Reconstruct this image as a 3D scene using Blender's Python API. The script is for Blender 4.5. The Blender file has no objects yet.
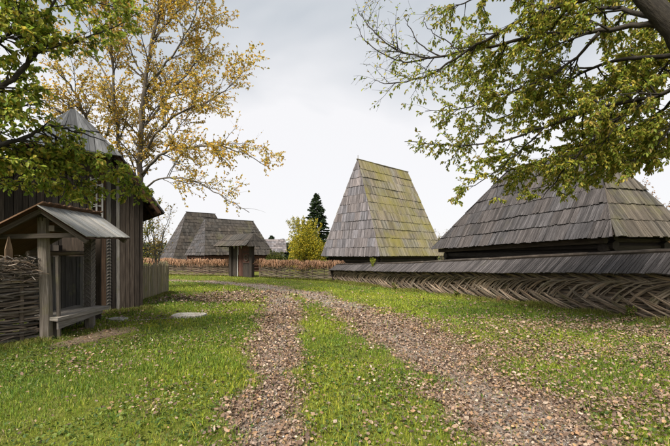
import bpy, math, random
import numpy as np
from mathutils import Vector as V

random.seed(7)
rng = np.random.default_rng(7)
scene = bpy.context.scene
COL = scene.collection
R = math.radians

# ------------------------------------------------------------------ camera
EYE = 1.55
cam_d = bpy.data.cameras.new('camera')
cam = bpy.data.objects.new('camera', cam_d)
COL.objects.link(cam)
cam.location = (0, 0, EYE)
cam.rotation_euler = (R(90), 0, 0)
cam_d.sensor_width = 36
cam_d.lens = 20.0
cam_d.shift_y = 31 / 670
cam_d.clip_start = 0.05
cam_d.clip_end = 3000
scene.camera = cam
FPX = 372.2

# ------------------------------------------------------------------ sky + sun
SUN_EL, SUN_AZ = R(50), R(-150)          # azimuth from +Y towards +X (negative: left)
world = bpy.data.worlds.new('World')
scene.world = world
world.use_nodes = True
wn, wl = world.node_tree.nodes, world.node_tree.links
wn.clear()
w_out = wn.new('ShaderNodeOutputWorld')
w_bg = wn.new('ShaderNodeBackground')
w_bg.inputs['Strength'].default_value = 0.1
w_sky = wn.new('ShaderNodeTexSky')
w_sky.sky_type = 'NISHITA'
w_sky.sun_disc = False
w_sky.sun_elevation = SUN_EL
w_sky.sun_rotation = SUN_AZ
w_tc = wn.new('ShaderNodeTexCoord')
w_sep = wn.new('ShaderNodeSeparateXYZ')
wl.new(w_tc.outputs['Generated'], w_sep.inputs[0])
w_z = wn.new('ShaderNodeMath'); w_z.operation = 'MAXIMUM'; w_z.inputs[1].default_value = 0.0
wl.new(w_sep.outputs['Z'], w_z.inputs[0])
w_zo = wn.new('ShaderNodeMath'); w_zo.operation = 'ADD'; w_zo.inputs[1].default_value = 0.25
wl.new(w_z.outputs[0], w_zo.inputs[0])
w_dv = wn.new('ShaderNodeVectorMath'); w_dv.operation = 'DIVIDE'
w_cb = wn.new('ShaderNodeCombineXYZ')
for k in range(3):
    wl.new(w_zo.outputs[0], w_cb.inputs[k])
wl.new(w_tc.outputs['Generated'], w_dv.inputs[0]); wl.new(w_cb.outputs[0], w_dv.inputs[1])
w_ns = wn.new('ShaderNodeTexNoise')
w_ns.inputs['Scale'].default_value = 1.15
w_ns.inputs['Detail'].default_value = 4.5
w_ns.inputs['Roughness'].default_value = 0.48
w_ns.inputs['Distortion'].default_value = 0.3
w_mp = wn.new('ShaderNodeMapping')
w_mp.inputs['Location'].default_value = (3.1, 1.2, 0.4)
wl.new(w_dv.outputs[0], w_mp.inputs[0]); wl.new(w_mp.outputs[0], w_ns.inputs['Vector'])
# thicker white veil near the horizon, thinner grey-blue cloud higher up
w_hz = wn.new('ShaderNodeMapRange')
w_hz.inputs['From Min'].default_value = 0.12; w_hz.inputs['From Max'].default_value = 0.55
w_hz.inputs['To Min'].default_value = 0.40; w_hz.inputs['To Max'].default_value = -0.20
wl.new(w_z.outputs[0], w_hz.inputs['Value'])
w_ad = wn.new('ShaderNodeMath'); w_ad.operation = 'ADD'
wl.new(w_ns.outputs['Fac'], w_ad.inputs[0]); wl.new(w_hz.outputs[0], w_ad.inputs[1])
w_rp = wn.new('ShaderNodeValToRGB')
w_rp.color_ramp.elements[0].position = 0.25; w_rp.color_ramp.elements[0].color = (0.44, 0.50, 0.56, 1)
w_rp.color_ramp.elements[1].position = 0.66; w_rp.color_ramp.elements[1].color = (0.95, 0.94, 0.955, 1)
wl.new(w_ad.outputs[0], w_rp.inputs[0])
w_sc = wn.new('ShaderNodeVectorMath'); w_sc.operation = 'SCALE'; w_sc.inputs['Scale'].default_value = 3.45
wl.new(w_rp.outputs[0], w_sc.inputs[0])
w_mx = wn.new('ShaderNodeMix'); w_mx.data_type = 'RGBA'
w_mx.inputs[0].default_value = 0.97
wl.new(w_sky.outputs[0], w_mx.inputs[6]); wl.new(w_sc.outputs[0], w_mx.inputs[7])
wl.new(w_mx.outputs[2], w_bg.inputs['Color'])
wl.new(w_bg.outputs[0], w_out.inputs[0])

sun_d = bpy.data.lights.new('sun', 'SUN')
sun_d.energy = 3.1
sun_d.angle = R(24)
sun_d.color = (1.0, 0.93, 0.82)
sun = bpy.data.objects.new('sun', sun_d)
COL.objects.link(sun)
sdir = V((math.sin(SUN_AZ) * math.cos(SUN_EL), math.cos(SUN_AZ) * math.cos(SUN_EL), math.sin(SUN_EL)))
sun.rotation_euler = sdir.to_track_quat('Z', 'Y').to_euler()
sun.location = sdir * 50

scene.view_settings.view_transform = 'Standard'
scene.view_settings.look = 'None'
scene.view_settings.exposure = 1.53
scene.view_settings.gamma = 1.0
scene.cycles.max_bounces = 6
scene.cycles.transparent_max_bounces = 8

# ------------------------------------------------------------------ numeric helpers
_L = rng.random((256, 256))


def vnoise(x, y, s=1.0):
    x = np.asarray(x, float) * s + 100.3; y = np.asarray(y, float) * s + 57.7
    xi = np.floor(x).astype(int); yi = np.floor(y).astype(int)
    fx = x - xi; fy = y - yi
    fx = fx * fx * (3 - 2 * fx); fy = fy * fy * (3 - 2 * fy)
    a = _L[xi % 256, yi % 256]; b = _L[(xi + 1) % 256, yi % 256]
    c = _L[xi % 256, (yi + 1) % 256]; d = _L[(xi + 1) % 256, (yi + 1) % 256]
    return (a * (1 - fx) + b * fx) * (1 - fy) + (c * (1 - fx) + d * fx) * fy


def sstep(a, b, x):
    t = np.clip((np.asarray(x, float) - a) / (b - a), 0, 1)
    return t * t * (3 - 2 * t)


def gz(x, y):
    """height of the ground"""
    x = np.asarray(x, float); y = np.asarray(y, float)
    k = 0.021 + 0.006 * sstep(-9, 1, x)
    d = np.clip(y - 8.5, 0, None)
    d = 27 * (1 - np.exp(-d / 27) * 1.0) * 1.0
    z = -k * d * 1.45
    z = z + 0.16 * np.exp(-(((x + 5.0) / 1.0) ** 2 + ((y - 11.2) / 1.3) ** 2))
    z = z + 0.05 * (vnoise(x, y, 0.7) - 0.5) + 0.02 * (vnoise(x, y, 2.3) - 0.5)
    # the verge rises a little towards the braided wall, the ruts sink a little
    return z - 0.035 * track(x, y, 0)


def G(x, y):
    return float(gz(x, y))


RUTS = [
    [(-0.45, 0.5, .32), (-0.59, 3.0, .32), (-0.69, 3.95, .34), (-0.9, 5.6, .36), (-1.12, 7.6, .40), (-1.5, 10.4, .47),
     (-1.9, 13.3, .55), (-2.7, 17.5, .8), (-4.2, 21.5, .8), (-7.6, 25.5, .8)],
    [(1.75, 0.5, .5), (1.72, 3.0, .52), (1.75, 3.95, .62), (1.5, 6.0, .70), (1.0, 8.74, .74), (0.0, 13.3, .72),
     (-1.45, 18.0, .75), (-4.4, 22.8, .8), (-9.2, 26.5, .75), (-16, 29.0, .8), (-30, 31.5, .8)],
]


def seg_ratio(px, py, rut):
    best = np.full(np.shape(px), 9.0)
    for (x0, y0, w0), (x1, y1, w1) in zip(rut[:-1], rut[1:]):
        dx, dy = x1 - x0, y1 - y0
        t = np.clip(((px - x0) * dx + (py - y0) * dy) / (dx * dx + dy * dy), 0, 1)
        d = np.hypot(px - (x0 + t * dx), py - (y0 + t * dy)) / (w0 + t * (w1 - w0))
        best = np.minimum(best, d)
    return best


def track(x, y, ns=1.0):
    """1 in the wheel ruts, 0 outside, ragged between"""
    x = np.asarray(x, float); y = np.asarray(y, float)
    r = np.minimum(seg_ratio(x, y, RUTS[0]), seg_ratio(x, y, RUTS[1]))
    r = r + ns * (1.1 * (vnoise(x, y, 1.1) - 0.5) + 0.9 * (vnoise(x, y, 3.7) - 0.5) + 0.5 * (vnoise(x, y, 11) - .5))
    return 1 - sstep(0.55, 1.45, r)


def P(px, py, d):
    """the point of the place that lies d metres ahead along a sight line"""
    return V(((px - 335) / FPX * d, d, EYE + (254 - py) / FPX * d))


# ------------------------------------------------------------------ mesh helpers
def np_mesh(name, co, tris=None, quads=None, col=None, uv=None, smooth=False):
    me = bpy.data.meshes.new(name)
    co = np.ascontiguousarray(co, np.float32)
    idx, starts, p = [], [], 0
    if quads is not None and len(quads):
        q = np.asarray(quads, np.int32); idx.append(q.ravel()); starts.append(np.arange(len(q)) * 4); p = len(q) * 4
    if tris is not None and len(tris):
        t = np.asarray(tris, np.int32); idx.append(t.ravel()); starts.append(p + np.arange(len(t)) * 3)
    idx = np.concatenate(idx).astype(np.int32); starts = np.concatenate(starts).astype(np.int32)
    me.vertices.add(len(co)); me.vertices.foreach_set('co', co.ravel())
    me.loops.add(len(idx)); me.loops.foreach_set('vertex_index', idx)
    me.polygons.add(len(starts)); me.polygons.foreach_set('loop_start', starts)
    if smooth:
        me.polygons.foreach_set('use_smooth', np.ones(len(starts), bool))
    me.update(calc_edges=True)
    if col is not None:
        c = np.ones((len(co), 4), np.float32); c[:, :3] = col
        a = me.attributes.new('Col', 'FLOAT_COLOR', 'POINT'); a.data.foreach_set('color', c.ravel())
    if uv is not None:
        u = me.uv_layers.new(name='UVMap')
        u.data.foreach_set('uv', np.asarray(uv, np.float32)[idx].ravel())
    return me


class MB:
    """collects boxes, prisms and tubes; build() links them as one mesh object"""

    def __init__(self):
        self.v, self.f, self.uv, self.c = [], [], [], []

    def face(self, pts, g, off, tone):
        n = (pts[1] - pts[0]).cross(pts[2] - pts[0])
        if n.length < 1e-9:
            n = (pts[2] - pts[0]).cross(pts[-1] - pts[0])
        n = n.normalized() if n.length > 1e-12 else V((0, 0, 1))
        h = n.cross(g)
        h = h.normalized() if h.length > 0.2 else V((n.y, n.z, n.x))
        b = len(self.v)
        for p in pts:
            self.v.append(tuple(p)); self.uv.append((p.dot(h) + off, p.dot(g) + off * 1.7)); self.c.append(tone)
        self.f.append(tuple(range(b, b + len(pts))))

    def hexa(self, lo, hi, g, tone=(1, 1, 1)):
        """eight corners: lo four, hi four in the same order"""
        off = random.uniform(0, 50)
        lo = [V(p) for p in lo]; hi = [V(p) for p in hi]; g = V(g).normalized()
        cen = sum(lo + hi, V()) / 8
        for q in ([lo[3], lo[2], lo[1], lo[0]], hi, *[[lo[i], lo[(i + 1) % 4], hi[(i + 1) % 4], hi[i]] for i in range(4)]):
            n = (q[1] - q[0]).cross(q[2] - q[0])
            if n.length < 1e-10:
                n = (q[2] - q[0]).cross(q[3] - q[0])
            if n.dot(sum(q, V()) / 4 - cen) < 0:
                q = q[::-1]
            self.face(q, g, off, tone)
        return self

    def beam(self, a, b, w, h, up=(0, 0, 1), tone=(1, 1, 1), w1=None, h1=None):
        """rectangular bar from a to b"""
        a, b = V(a), V(b); g = (b - a).normalized(); up = V(up)
        s = g.cross(up)
        if s.length < 1e-4:
            s = g.cross(V((0, 1, 0)))
        s.normalize(); t = s.cross(g).normalized()
        w1 = w if w1 is None else w1; h1 = h if h1 is None else h1
        lo = [a + s * x * w / 2 + t * y * h / 2 for x, y in ((-1, -1), (1, -1), (1, 1), (-1, 1))]
        hi = [b + s * x * w1 / 2 + t * y * h1 / 2 for x, y in ((-1, -1), (1, -1), (1, 1), (-1, 1))]
        return self.hexa(lo, hi, g, tone)

    def poly(self, pts, g=(0, 0, 1), tone=(1, 1, 1)):
        self.face([V(p) for p in pts], V(g).normalized(), random.uniform(0, 50), tone)
        return self

    def tube(self, pts, rads, sides=5, tone=(1, 1, 1), cap=True):
        pts = [V(p) for p in pts]
        off = random.uniform(0, 50)
        n = len(pts); b = len(self.v); ref = None; acc = 0.0
        for i, p in enumerate(pts):
            t = (pts[min(i + 1, n - 1)] - pts[max(i - 1, 0)])
            t = t.normalized() if t.length > 1e-9 else V((0, 0, 1))
            if ref is None:
                ref = t.cross(V((0.31, 0.47, 0.83)))
                if ref.length < 1e-3:
                    ref = t.cross(V((1, 0, 0)))
            ref = (ref - t * ref.dot(t))
            ref = ref.normalized() if ref.length > 1e-9 else t.orthogonal().normalized()
            bn = t.cross(ref)
            if i:
                acc += (p - pts[i - 1]).length
            r = rads[i] if hasattr(rads, '__len__') else rads
            for k in range(sides):
                a = 2 * math.pi * k / sides
                self.v.append(tuple(p + ref * (math.cos(a) * r) + bn * (math.sin(a) * r)))
                self.uv.append((off + r * abs(a - math.pi), off * 1.3 + acc)); self.c.append(tone)
        for i in range(n - 1):
            for k in range(sides):
                k2 = (k + 1) % sides
                self.f.append((b + i * sides + k, b + i * sides + k2, b + (i + 1) * sides + k2, b + (i + 1) * sides + k))
        if cap:
            self.f.append(tuple(b + k for k in reversed(range(sides))))
            self.f.append(tuple(b + (n - 1) * sides + k for k in range(sides)))
        return self

    def build(self, name, mat, parent=None, smooth=False, kind=None, label=None):
        me = bpy.data.meshes.new(name)
        o0 = V(parent_origin(parent))
        me.from_pydata([(x - o0.x, y - o0.y, z - o0.z) for x, y, z in self.v], [], self.f)
        c = np.ones((len(self.v), 4), np.float32); c[:, :3] = np.array(self.c, np.float32)
        a = me.attributes.new('Col', 'FLOAT_COLOR', 'POINT'); a.data.foreach_set('color', c.ravel())
        idx = np.empty(len(me.loops), np.int32); me.loops.foreach_get('vertex_index', idx)
        u = me.uv_layers.new(name='UVMap'); u.data.foreach_set('uv', np.array(self.uv, np.float32)[idx].ravel())
        if smooth:
            me.polygons.foreach_set('use_smooth', np.ones(len(me.polygons), bool))
        return link(name, me, mat, parent, kind, label)


def parent_origin(p):
    o = V((0, 0, 0))
    while p is not None:
        o = o + p.location; p = p.parent
    return o


def link(name, me, mat, parent=None, kind=None, label=None):
    ob = bpy.data.objects.new(name, me)
    if mat is not None:
        me.materials.append(mat)
    COL.objects.link(ob)
    ob.parent = parent
    if kind:
        ob['kind'] = kind
    if label:
        ob['label'] = label
    return ob


def thing(name, label, cat, loc, group=None):
    o = bpy.data.objects.new(name, None)
    o.empty_display_size = 0.2
    COL.objects.link(o)
    o.location = loc
    o['label'] = label; o['category'] = cat
    if group:
        o['group'] = group
    return o


def tag(o, label, cat, group=None, kind=None):
    o['label'] = label; o['category'] = cat
    if group:
        o['group'] = group
    if kind:
        o['kind'] = kind
    return o


# ------------------------------------------------------------------ materials
def mat_base(name):
    m = bpy.data.materials.new(name); m.use_nodes = True
    nt = m.node_tree
    return m, nt.nodes, nt.links, nt.nodes['Principled BSDF']


def mixc(n, l, fac, a, b, blend='MIX'):
    m = n.new('ShaderNodeMix'); m.data_type = 'RGBA'; m.blend_type = blend
    for s, v in ((m.inputs[0], fac), (m.inputs[6], a), (m.inputs[7], b)):
        if hasattr(v, 'is_output'):
            l.new(v, s)
        elif isinstance(v, (int, float)):
            s.default_value = v
        else:
            s.default_value = (*v, 1)
    return m.outputs[2]


def noise(n, l, vec, scale, detail=4, rough=0.55):
    t = n.new('ShaderNodeTexNoise')
    t.inputs['Scale'].default_value = scale; t.inputs['Detail'].default_value = detail; t.inputs['Roughness'].default_value = rough
    if vec is not None:
        l.new(vec, t.inputs['Vector'])
    return t.outputs['Fac']


def ramp(n, l, fac, *stops):
    r = n.new('ShaderNodeValToRGB')
    e = r.color_ramp.elements
    while len(e) < len(stops):
        e.new(0.5)
    for el, (p, c) in zip(e, stops):
        el.position = p; el.color = (*c, 1) if len(c) == 3 else c
    l.new(fac, r.inputs[0])
    return r.outputs[0]


def scaled(n, l, vec, s):
    m = n.new('ShaderNodeMapping'); m.inputs['Scale'].default_value = s
    l.new(vec, m.inputs[0])
    return m.outputs[0]


def wood_mat(name, dark, mid, light, moss=None, moss_at=0.6, moss_soft=0.12, moss_scale=1.3, rough=0.85, bump=0.5, lichen=None, gs=(55, 2.2, 1)):
    m, n, l, b = mat_base(name)
    uv = n.new('ShaderNodeUVMap').outputs[0]
    tc = n.new('ShaderNodeTexCoord').outputs['Object']
    g = noise(n, l, scaled(n, l, uv, gs), 1.0, 6, 0.65)
    g2 = noise(n, l, scaled(n, l, uv, (9, 0.9, 1)), 1.0, 3)
    col = ramp(n, l, g, (0.28, dark), (0.5, mid), (0.74, light))
    col = mixc(n, l, 0.55, col, ramp(n, l, g2, (0.3, (0.55, 0.55, 0.55)), (0.7, (1.25, 1.25, 1.25))), 'MULTIPLY')
    at = n.new('ShaderNodeAttribute'); at.attribute_name = 'Col'
    col = mixc(n, l, 1.0, col, at.outputs['Color'], 'MULTIPLY')
    if moss:
        mn = noise(n, l, tc, moss_scale, 5, 0.62)
        mf = ramp(n, l, mn, (moss_at - moss_soft, (0, 0, 0)), (moss_at + moss_soft, (1, 1, 1)))
        mg = noise(n, l, tc, 23, 3)
        mf = mixc(n, l, 1.0, mf, ramp(n, l, mg, (0.3, (0.45, 0.45, 0.45)), (0.6, (1, 1, 1))), 'MULTIPLY')
        col = mixc(n, l, mf, col, moss)
    if lichen:
        ln = noise(n, l, tc, 9, 4, 0.6)
        lf = ramp(n, l, ln, (0.60, (0, 0, 0)), (0.68, (0.7, 0.7, 0.7)))
        col = mixc(n, l, lf, col, lichen)
    l.new(col, b.inputs['Base Color'])
    b.inputs['Roughness'].default_value = rough
    b.inputs['Specular IOR Level'].default_value = 0.25
    bp = n.new('ShaderNodeBump'); bp.inputs['Strength'].default_value = bump; bp.inputs['Distance'].default_value = 0.01
    l.new(g, bp.inputs['Height']); l.new(bp.outputs[0], b.inputs['Normal'])
    return m


def leaf_mat(name, trans=0.35, rough=0.55, tint=(1, 1, 1)):
    m, n, l, b = mat_base(name)
    at = n.new('ShaderNodeAttribute'); at.attribute_name = 'Col'
    tc = n.new('ShaderNodeTexCoord').outputs['Object']
    col = mixc(n, l, 1.0, at.outputs['Color'], ramp(n, l, noise(n, l, tc, 30, 3), (0.3, (0.75, 0.75, 0.75)), (0.7, (1.2, 1.2, 1.2))), 'MULTIPLY')
    l.new(col, b.inputs['Base Color'])
    b.inputs['Roughness'].default_value = rough
    b.inputs['Specular IOR Level'].default_value = 0.3
    if trans:
        t = n.new('ShaderNodeBsdfTranslucent'); l.new(col, t.inputs['Color'])
        mx = n.new('ShaderNodeMixShader'); mx.inputs[0].default_value = trans
        l.new(b.outputs[0], mx.inputs[1]); l.new(t.outputs[0], mx.inputs[2])
        l.new(mx.outputs[0], n['Material Output'].inputs['Surface'])
    return m


M = {}
M['shingle_grey'] = wood_mat('weathered_shingle', (.055, .05, .053), (.135, .123, .13), (.235, .22, .23), moss=(.15, .14, .07), moss_at=.74, moss_scale=.8)
M['shingle_moss'] = wood_mat('mossy_shingle', (.085, .073, .056), (.17, .15, .118), (.26, .235, .195), moss=(.205, .18, .035), moss_at=.545, moss_soft=.15, moss_scale=.5)
M['shingle_dark'] = wood_mat('dark_shingle', (.02, .018, .0185), (.06, .0545, .056), (.15, .14, .142), moss=(.075, .072, .04), moss_at=.72, moss_scale=.9)
M['shingle_olive'] = wood_mat('olive_shingle', (.035, .031, .026), (.078, .068, .056), (.14, .125, .105), moss=(.105, .098, .045), moss_at=.66, moss_scale=1.1)
M['shingle_far'] = wood_mat('far_shingle', (.024, .02, .017), (.05, .043, .037), (.09, .079, .07), moss=(.10, .095, .05), moss_at=.66, moss_scale=.5)
M['wood_dark'] = wood_mat('dark_timber', (.014, .011, .009), (.035, .028, .023), (.08, .067, .056))
M['wood_red'] = wood_mat('red_brown_timber', (.035, .016, .012), (.075, .034, .024), (.12, .06, .045))
M['wood_grey'] = wood_mat('silvered_timber', (.07, .062, .055), (.17, .155, .14), (.32, .30, .28), moss=(.12, .12, .05), moss_at=.66, moss_scale=3)
M['wood_post'] = wood_mat('mossy_post', (.06, .05, .042), (.15, .13, .11), (.27, .245, .22), moss=(.15, .14, .05), moss_at=.66, moss_scale=2.6)
M['wood_brown'] = wood_mat('brown_shingle', (.05, .027, .016), (.11, .062, .036), (.19, .115, .07))
M['wood_tan'] = wood_mat('pale_picket', (.10, .08, .048), (.21, .175, .115), (.33, .285, .20), moss=(.16, .15, .05), moss_at=.62, moss_scale=2.0)
M['lattice'] = wood_mat('pale_lattice', (.22, .21, .205), (.36, .35, .34), (.50, .49, .48))
M['roof_board'] = wood_mat('bleached_roof_board', (.14, .138, .13), (.29, .285, .275), (.43, .425, .42), lichen=(.20, .18, .12), rough=.7)
M['roof_tin'] = wood_mat('grey_roof_board', (.04, .043, .047), (.075, .08, .087), (.13, .137, .147), rough=.8)
M['rod'] = wood_mat('woven_rod', (.07, .05, .035), (.235, .18, .132), (.47, .375, .285), moss=(.11, .105, .04), moss_at=.68, moss_scale=2)
M['rod_near'] = wood_mat('hazel_rod', (.06, .045, .035), (.15, .12, .095), (.28, .235, .19))
M['brush'] = wood_mat('brush_capping', (.17, .09, .05), (.32, .185, .11), (.46, .30, .19))
M['bark'] = wood_mat('dark_bark', (.012, .010, .008), (.027, .023, .018), (.055, .048, .038), bump=1.6, gs=(34, 7, 1))
M['bark_grey'] = wood_mat('grey_bark', (.05, .042, .034), (.10, .086, .07), (.17, .15, .125), bump=1.4, gs=(34, 7, 1))
M['plaster'] = wood_mat('pale_plaster', (.42, .42, .37), (.50, .50, .45), (.56, .56, .52), bump=.1)
M['leaf'] = leaf_mat('green_leaf', 0.56)
M['leaf_thin'] = leaf_mat('thin_yellow_leaf', 0.55)
M['needle'] = leaf_mat('needle', 0.1, .7)
M['blade'] = leaf_mat('grass_blade', 0.3, .6)
M['dry'] = leaf_mat('dry_leaf', 0.08, .7)


def ground_mat():
    m, n, l, b = mat_base('turf_soil')
    tc = n.new('ShaderNodeTexCoord').outputs['Object']
    c1 = ramp(n, l, noise(n, l, tc, 0.6, 5), (0.35, (.09, .105, .016)), (0.65, (.15, .155, .022)))
    c2 = ramp(n, l, noise(n, l, tc, 14, 5), (0.35, (.035, .035, .014)), (0.62, (.11, .13, .022)))
    col = mixc(n, l, 0.5, c1, c2)
    col = mixc(n, l, ramp(n, l, noise(n, l, tc, 2.3, 4), (0.5, (0, 0, 0)), (0.75, (.6, .6, .6))), col, (.11, .085, .05))
    at = n.new('ShaderNodeAttribute'); at.attribute_name = 'Col'      # worn to soil by wheels
    worn = ramp(n, l, noise(n, l, tc, 35, 4), (.3, (.11, .078, .055)), (.7, (.22, .165, .125)))
    col = mixc(n, l, at.outputs['Fac'], col, worn)
    l.new(col, b.inputs['Base Color']); b.inputs['Roughness'].default_value = .95
    b.inputs['Specular IOR Level'].default_value = .1
    bp = n.new('ShaderNodeBump'); bp.inputs['Strength'].default_value = .7; bp.inputs['Distance'].default_value = .03
    l.new(noise(n, l, tc, 22, 5), bp.inputs['Height']); l.new(bp.outputs[0], b.inputs['Normal'])
    return m


def gravel_mat(name, a, bb, c, scale=38):
    m, n, l, b = mat_base(name)
    tc = n.new('ShaderNodeTexCoord').outputs['Object']
    vo = n.new('ShaderNodeTexVoronoi'); vo.inputs['Scale'].default_value = scale
    l.new(tc, vo.inputs['Vector'])
    sp = n.new('ShaderNodeSeparateColor'); l.new(vo.outputs['Color'], sp.inputs[0])
    col = ramp(n, l, sp.outputs[0], (0.1, a), (0.5, bb), (0.92, c))
    col = mixc(n, l, .6, col, ramp(n, l, noise(n, l, tc, 3, 5), (.3, (.6, .55, .5)), (.7, (1.2, 1.2, 1.2))), 'MULTIPLY')
    l.new(col, b.inputs['Base Color']); b.inputs['Roughness'].default_value = .95
    b.inputs['Specular IOR Level'].default_value = .15
    bp = n.new('ShaderNodeBump'); bp.inputs['Strength'].default_value = .8; bp.inputs['Distance'].default_value = .02
    bp.invert = True
    l.new(vo.outputs['Distance'], bp.inputs['Height']); l.new(bp.outputs[0], b.inputs['Normal'])
    return m


M['ground'] = ground_mat()
M['gravel'] = gravel_mat('gravel', (.18, .142, .115), (.26, .215, .18), (.36, .315, .28), 130)
M['soil'] = gravel_mat('bare_soil', (.17, .125, .08), (.22, .165, .11), (.28, .215, .15), 130)
M['stone'] = gravel_mat('slab_stone', (.32, .30, .26), (.38, .36, .32), (.46, .44, .41), 16)
M['pebble'] = leaf_mat('pebble', 0, .85)

# ------------------------------------------------------------------ the ground
def axis(lo, hi, near_lo, near_hi, step, grow=1.09):
    a = list(np.arange(near_lo, near_hi + 1e-6, step))
    s, x = step, near_hi
    while x < hi:
        s *= grow; x += s; a.append(x)
    s, x = step, near_lo
    while x > lo:
        s *= grow; x -= s; a.insert(0, x)
    return np.array(a)


gx = axis(-900, 900, -7.5, 8.5, 0.12)
gy = axis(-80, 1400, 2.0, 16.0, 0.12)
GX, GY = np.meshgrid(gx, gy)
gco = np.stack([GX.ravel(), GY.ravel(), gz(GX.ravel(), GY.ravel())], 1)
nx, ny = len(gx), len(gy)
ii = (np.arange(ny - 1)[:, None] * nx + np.arange(nx - 1)[None, :]).ravel()
gq = np.stack([ii, ii + 1, ii + 1 + nx, ii + nx], 1)
bare = np.clip(track(gco[:, 0], gco[:, 1]) + .5 * track(gco[:, 0], gco[:, 1], .4), 0, 1)
ground = link('ground', np_mesh('ground', gco, quads=gq, smooth=True, col=np.repeat(bare[:, None], 3, 1)), M['ground'])
tag(ground, 'mossy green turf and soil sloping gently away from the camera', 'ground', kind='structure')


def ribbon(name, rut, mat, lift, label, cat):
    """a ragged-edged sheet that follows the ground"""
    pts = []
    for (x0, y0, w0), (x1, y1, w1) in zip(rut[:-1], rut[1:]):
        n = max(2, int(math.hypot(x1 - x0, y1 - y0) / 0.14))
        for k in range(n):
            t = k / n
            pts.append((x0 + (x1 - x0) * t, y0 + (y1 - y0) * t, w0 + (w1 - w0) * t))
    pts = np.array(pts)
    for _ in range(12):
        pts[1:-1] = (pts[:-2] + pts[2:] + 2 * pts[1:-1]) / 4
    tg = np.gradient(pts[:, :2], axis=0); tg /= np.linalg.norm(tg, axis=1)[:, None]
    nr = np.stack([tg[:, 1], -tg[:, 0]], 1)
    cols = 11
    co = []
    for j in range(cols):
        u = -1 + 2 * j / (cols - 1)
        e = (40 if u > 0 else 0)
        w = pts[:, 2] * (.5 + .3 * sstep(8, 13, pts[:, 1])) * (1 + abs(u) * (1.0 * (vnoise(pts[:, 0] * 1.6, pts[:, 1] * 1.6 + e, 1) - .5) + .7 * (vnoise(pts[:, 0] * 5, pts[:, 1] * 5 + e, 1) - .5)))
        xy = pts[:, :2] + nr * (u * w)[:, None]
        z = gz(xy[:, 0], xy[:, 1]) + lift - (0.02 if abs(u) == 1 else 0)
        co.append(np.column_stack([xy, z]))
    co = np.stack(co, 1).reshape(-1, 3)
    n = len(pts)
    i = (np.arange(n - 1)[:, None] * cols + np.arange(cols - 1)[None, :]).ravel()
    q = np.stack([i, i + 1, i + 1 + cols, i + cols], 1)
    o = link(name, np_mesh(name, co, quads=q, smooth=True), mat)
    tag(o, label, cat, kind='structure')
    return o


ribbon('gravel_track', RUTS[0], M['gravel'], .008, 'narrow leaf-strewn wheel rut on the bench side of the lane', 'track')
ribbon('gravel_track', RUTS[1], M['gravel'], .012, 'broad leaf-strewn wheel rut curving past the braided wall to the gate', 'track')
ribbon('soil_patch', [(-4.6, 6.0, .35), (-4.42, 6.5, .62), (-4.38, 7.3, .66), (-4.45, 8.0, .4)], M['soil'], .014,
       'worn patch of bare brown soil in front of the roofed bench', 'soil')
ribbon('worn_path', [(-5.0, 8.7, .12), (-4.3, 9.0, .16), (-3.9, 9.15, .13)], M['stone'], .008,
       'thin pale worn strip leading to the stone slab', 'path')

# ------------------------------------------------------------------ timber pieces
def jit(a, b=None):
    return random.uniform(-a, a) if b is None else random.uniform(a, b)


def tone(lo=.75, hi=1.2, warm=.05):
    t = jit(lo, hi); w = jit(warm)
    return (t * (1 + w), t, t * (1 - w))


def shingle_face(EL, ER, RL, RR, inside, rows, bw, thick=.022, lap=.10, drop=.10, tones=(.7, 1.2)):
    """boards of one roof slope; returns a list of (MB, centre)"""
    EL, ER, RL, RR = V(EL), V(ER), V(RL), V(RR)
    e = (ER - EL); W = e.length; e.normalize()
    r = (RL + RR) / 2 - EL
    g = r - e * r.dot(e); H = g.length; g.normalize()
    n = e.cross(g).normalized()
    if n.dot((EL + ER + RL) / 3 - V(inside)) < 0:
        n = -n
    a = (RL - EL).dot(e); c = W - (RR - EL).dot(e)
    out = []
    rh = H / rows
    for i in range(rows):
        h0, h1 = i * rh - (drop if i == 0 else lap), (i + 1) * rh + .01
        s = -.06 + jit(bw * .5)
        grp = 0
        while s < W + .05:
            if grp <= 0:
                grp = random.randint(4, 9); gt = .5 + .5 * jit(*tones); gd = jit(.015); gw = jit(.05); gl = jit(.006)
            grp -= 1
            w = bw * jit(.75, 1.3)
            q = []
            hb = h0 + gd + jit(.022)
            gp = jit(.005, .016)
            for hh, ss in ((hb, s), (hb, s + w - gp), (h1, s + w - gp), (h1, s)):
                k = min(max(hh / H, 0), 1)
                q.append((min(max(ss, a * k - .05), W - c * k + .05), hh))
            s += w
            if max(q[1][0] - q[0][0], q[2][0] - q[3][0]) < .012:
                continue
            lift = thick * jit(1.4, 2.4) + max(gl, 0) * 2 + (jit(.0, .03) if random.random() < .12 else 0)
            sag = .012 + .05 * float(vnoise(s * .45 + EL.x, i * .8 + EL.y, 1))
            pts = [EL + e * x + g * (y - sag * .6) + n * (sag + (lift if y == hb else thick * .35 + .004)) for x, y in q]
            t = gt * jit(.62, 1.38)
            mb = MB().hexa([p - n * thick for p in pts], pts, g, (t * (1 + gw), t, t * (1 - gw)))
            out.append((mb, (pts[0] + pts[2]) / 2))
    return out


def merge(mbs):
    m = MB()
    for b in mbs:
        k = len(m.v)
        m.v += b.v; m.uv += b.uv; m.c += b.c
        m.f += [tuple(i + k for i in f) for f in b.f]
    return m


CAM = V((0, 0, EYE))


def place_boards(boards, mat, parent, singles, piece='shingle', mass='shingles'):
    """the nearest boards become pieces of their own, the rest one mass"""
    boards = sorted(boards, key=lambda b: (b[1] - CAM).length)
    for mb, _ in boards[:singles]:
        mb.build(piece, mat, parent)
    if boards[singles:]:
        merge([b for b, _ in boards[singles:]]).build(mass, mat, parent, kind='stuff')


def visible(c):
    return c.y > 1 and abs(c.x / c.y) < .93


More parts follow.
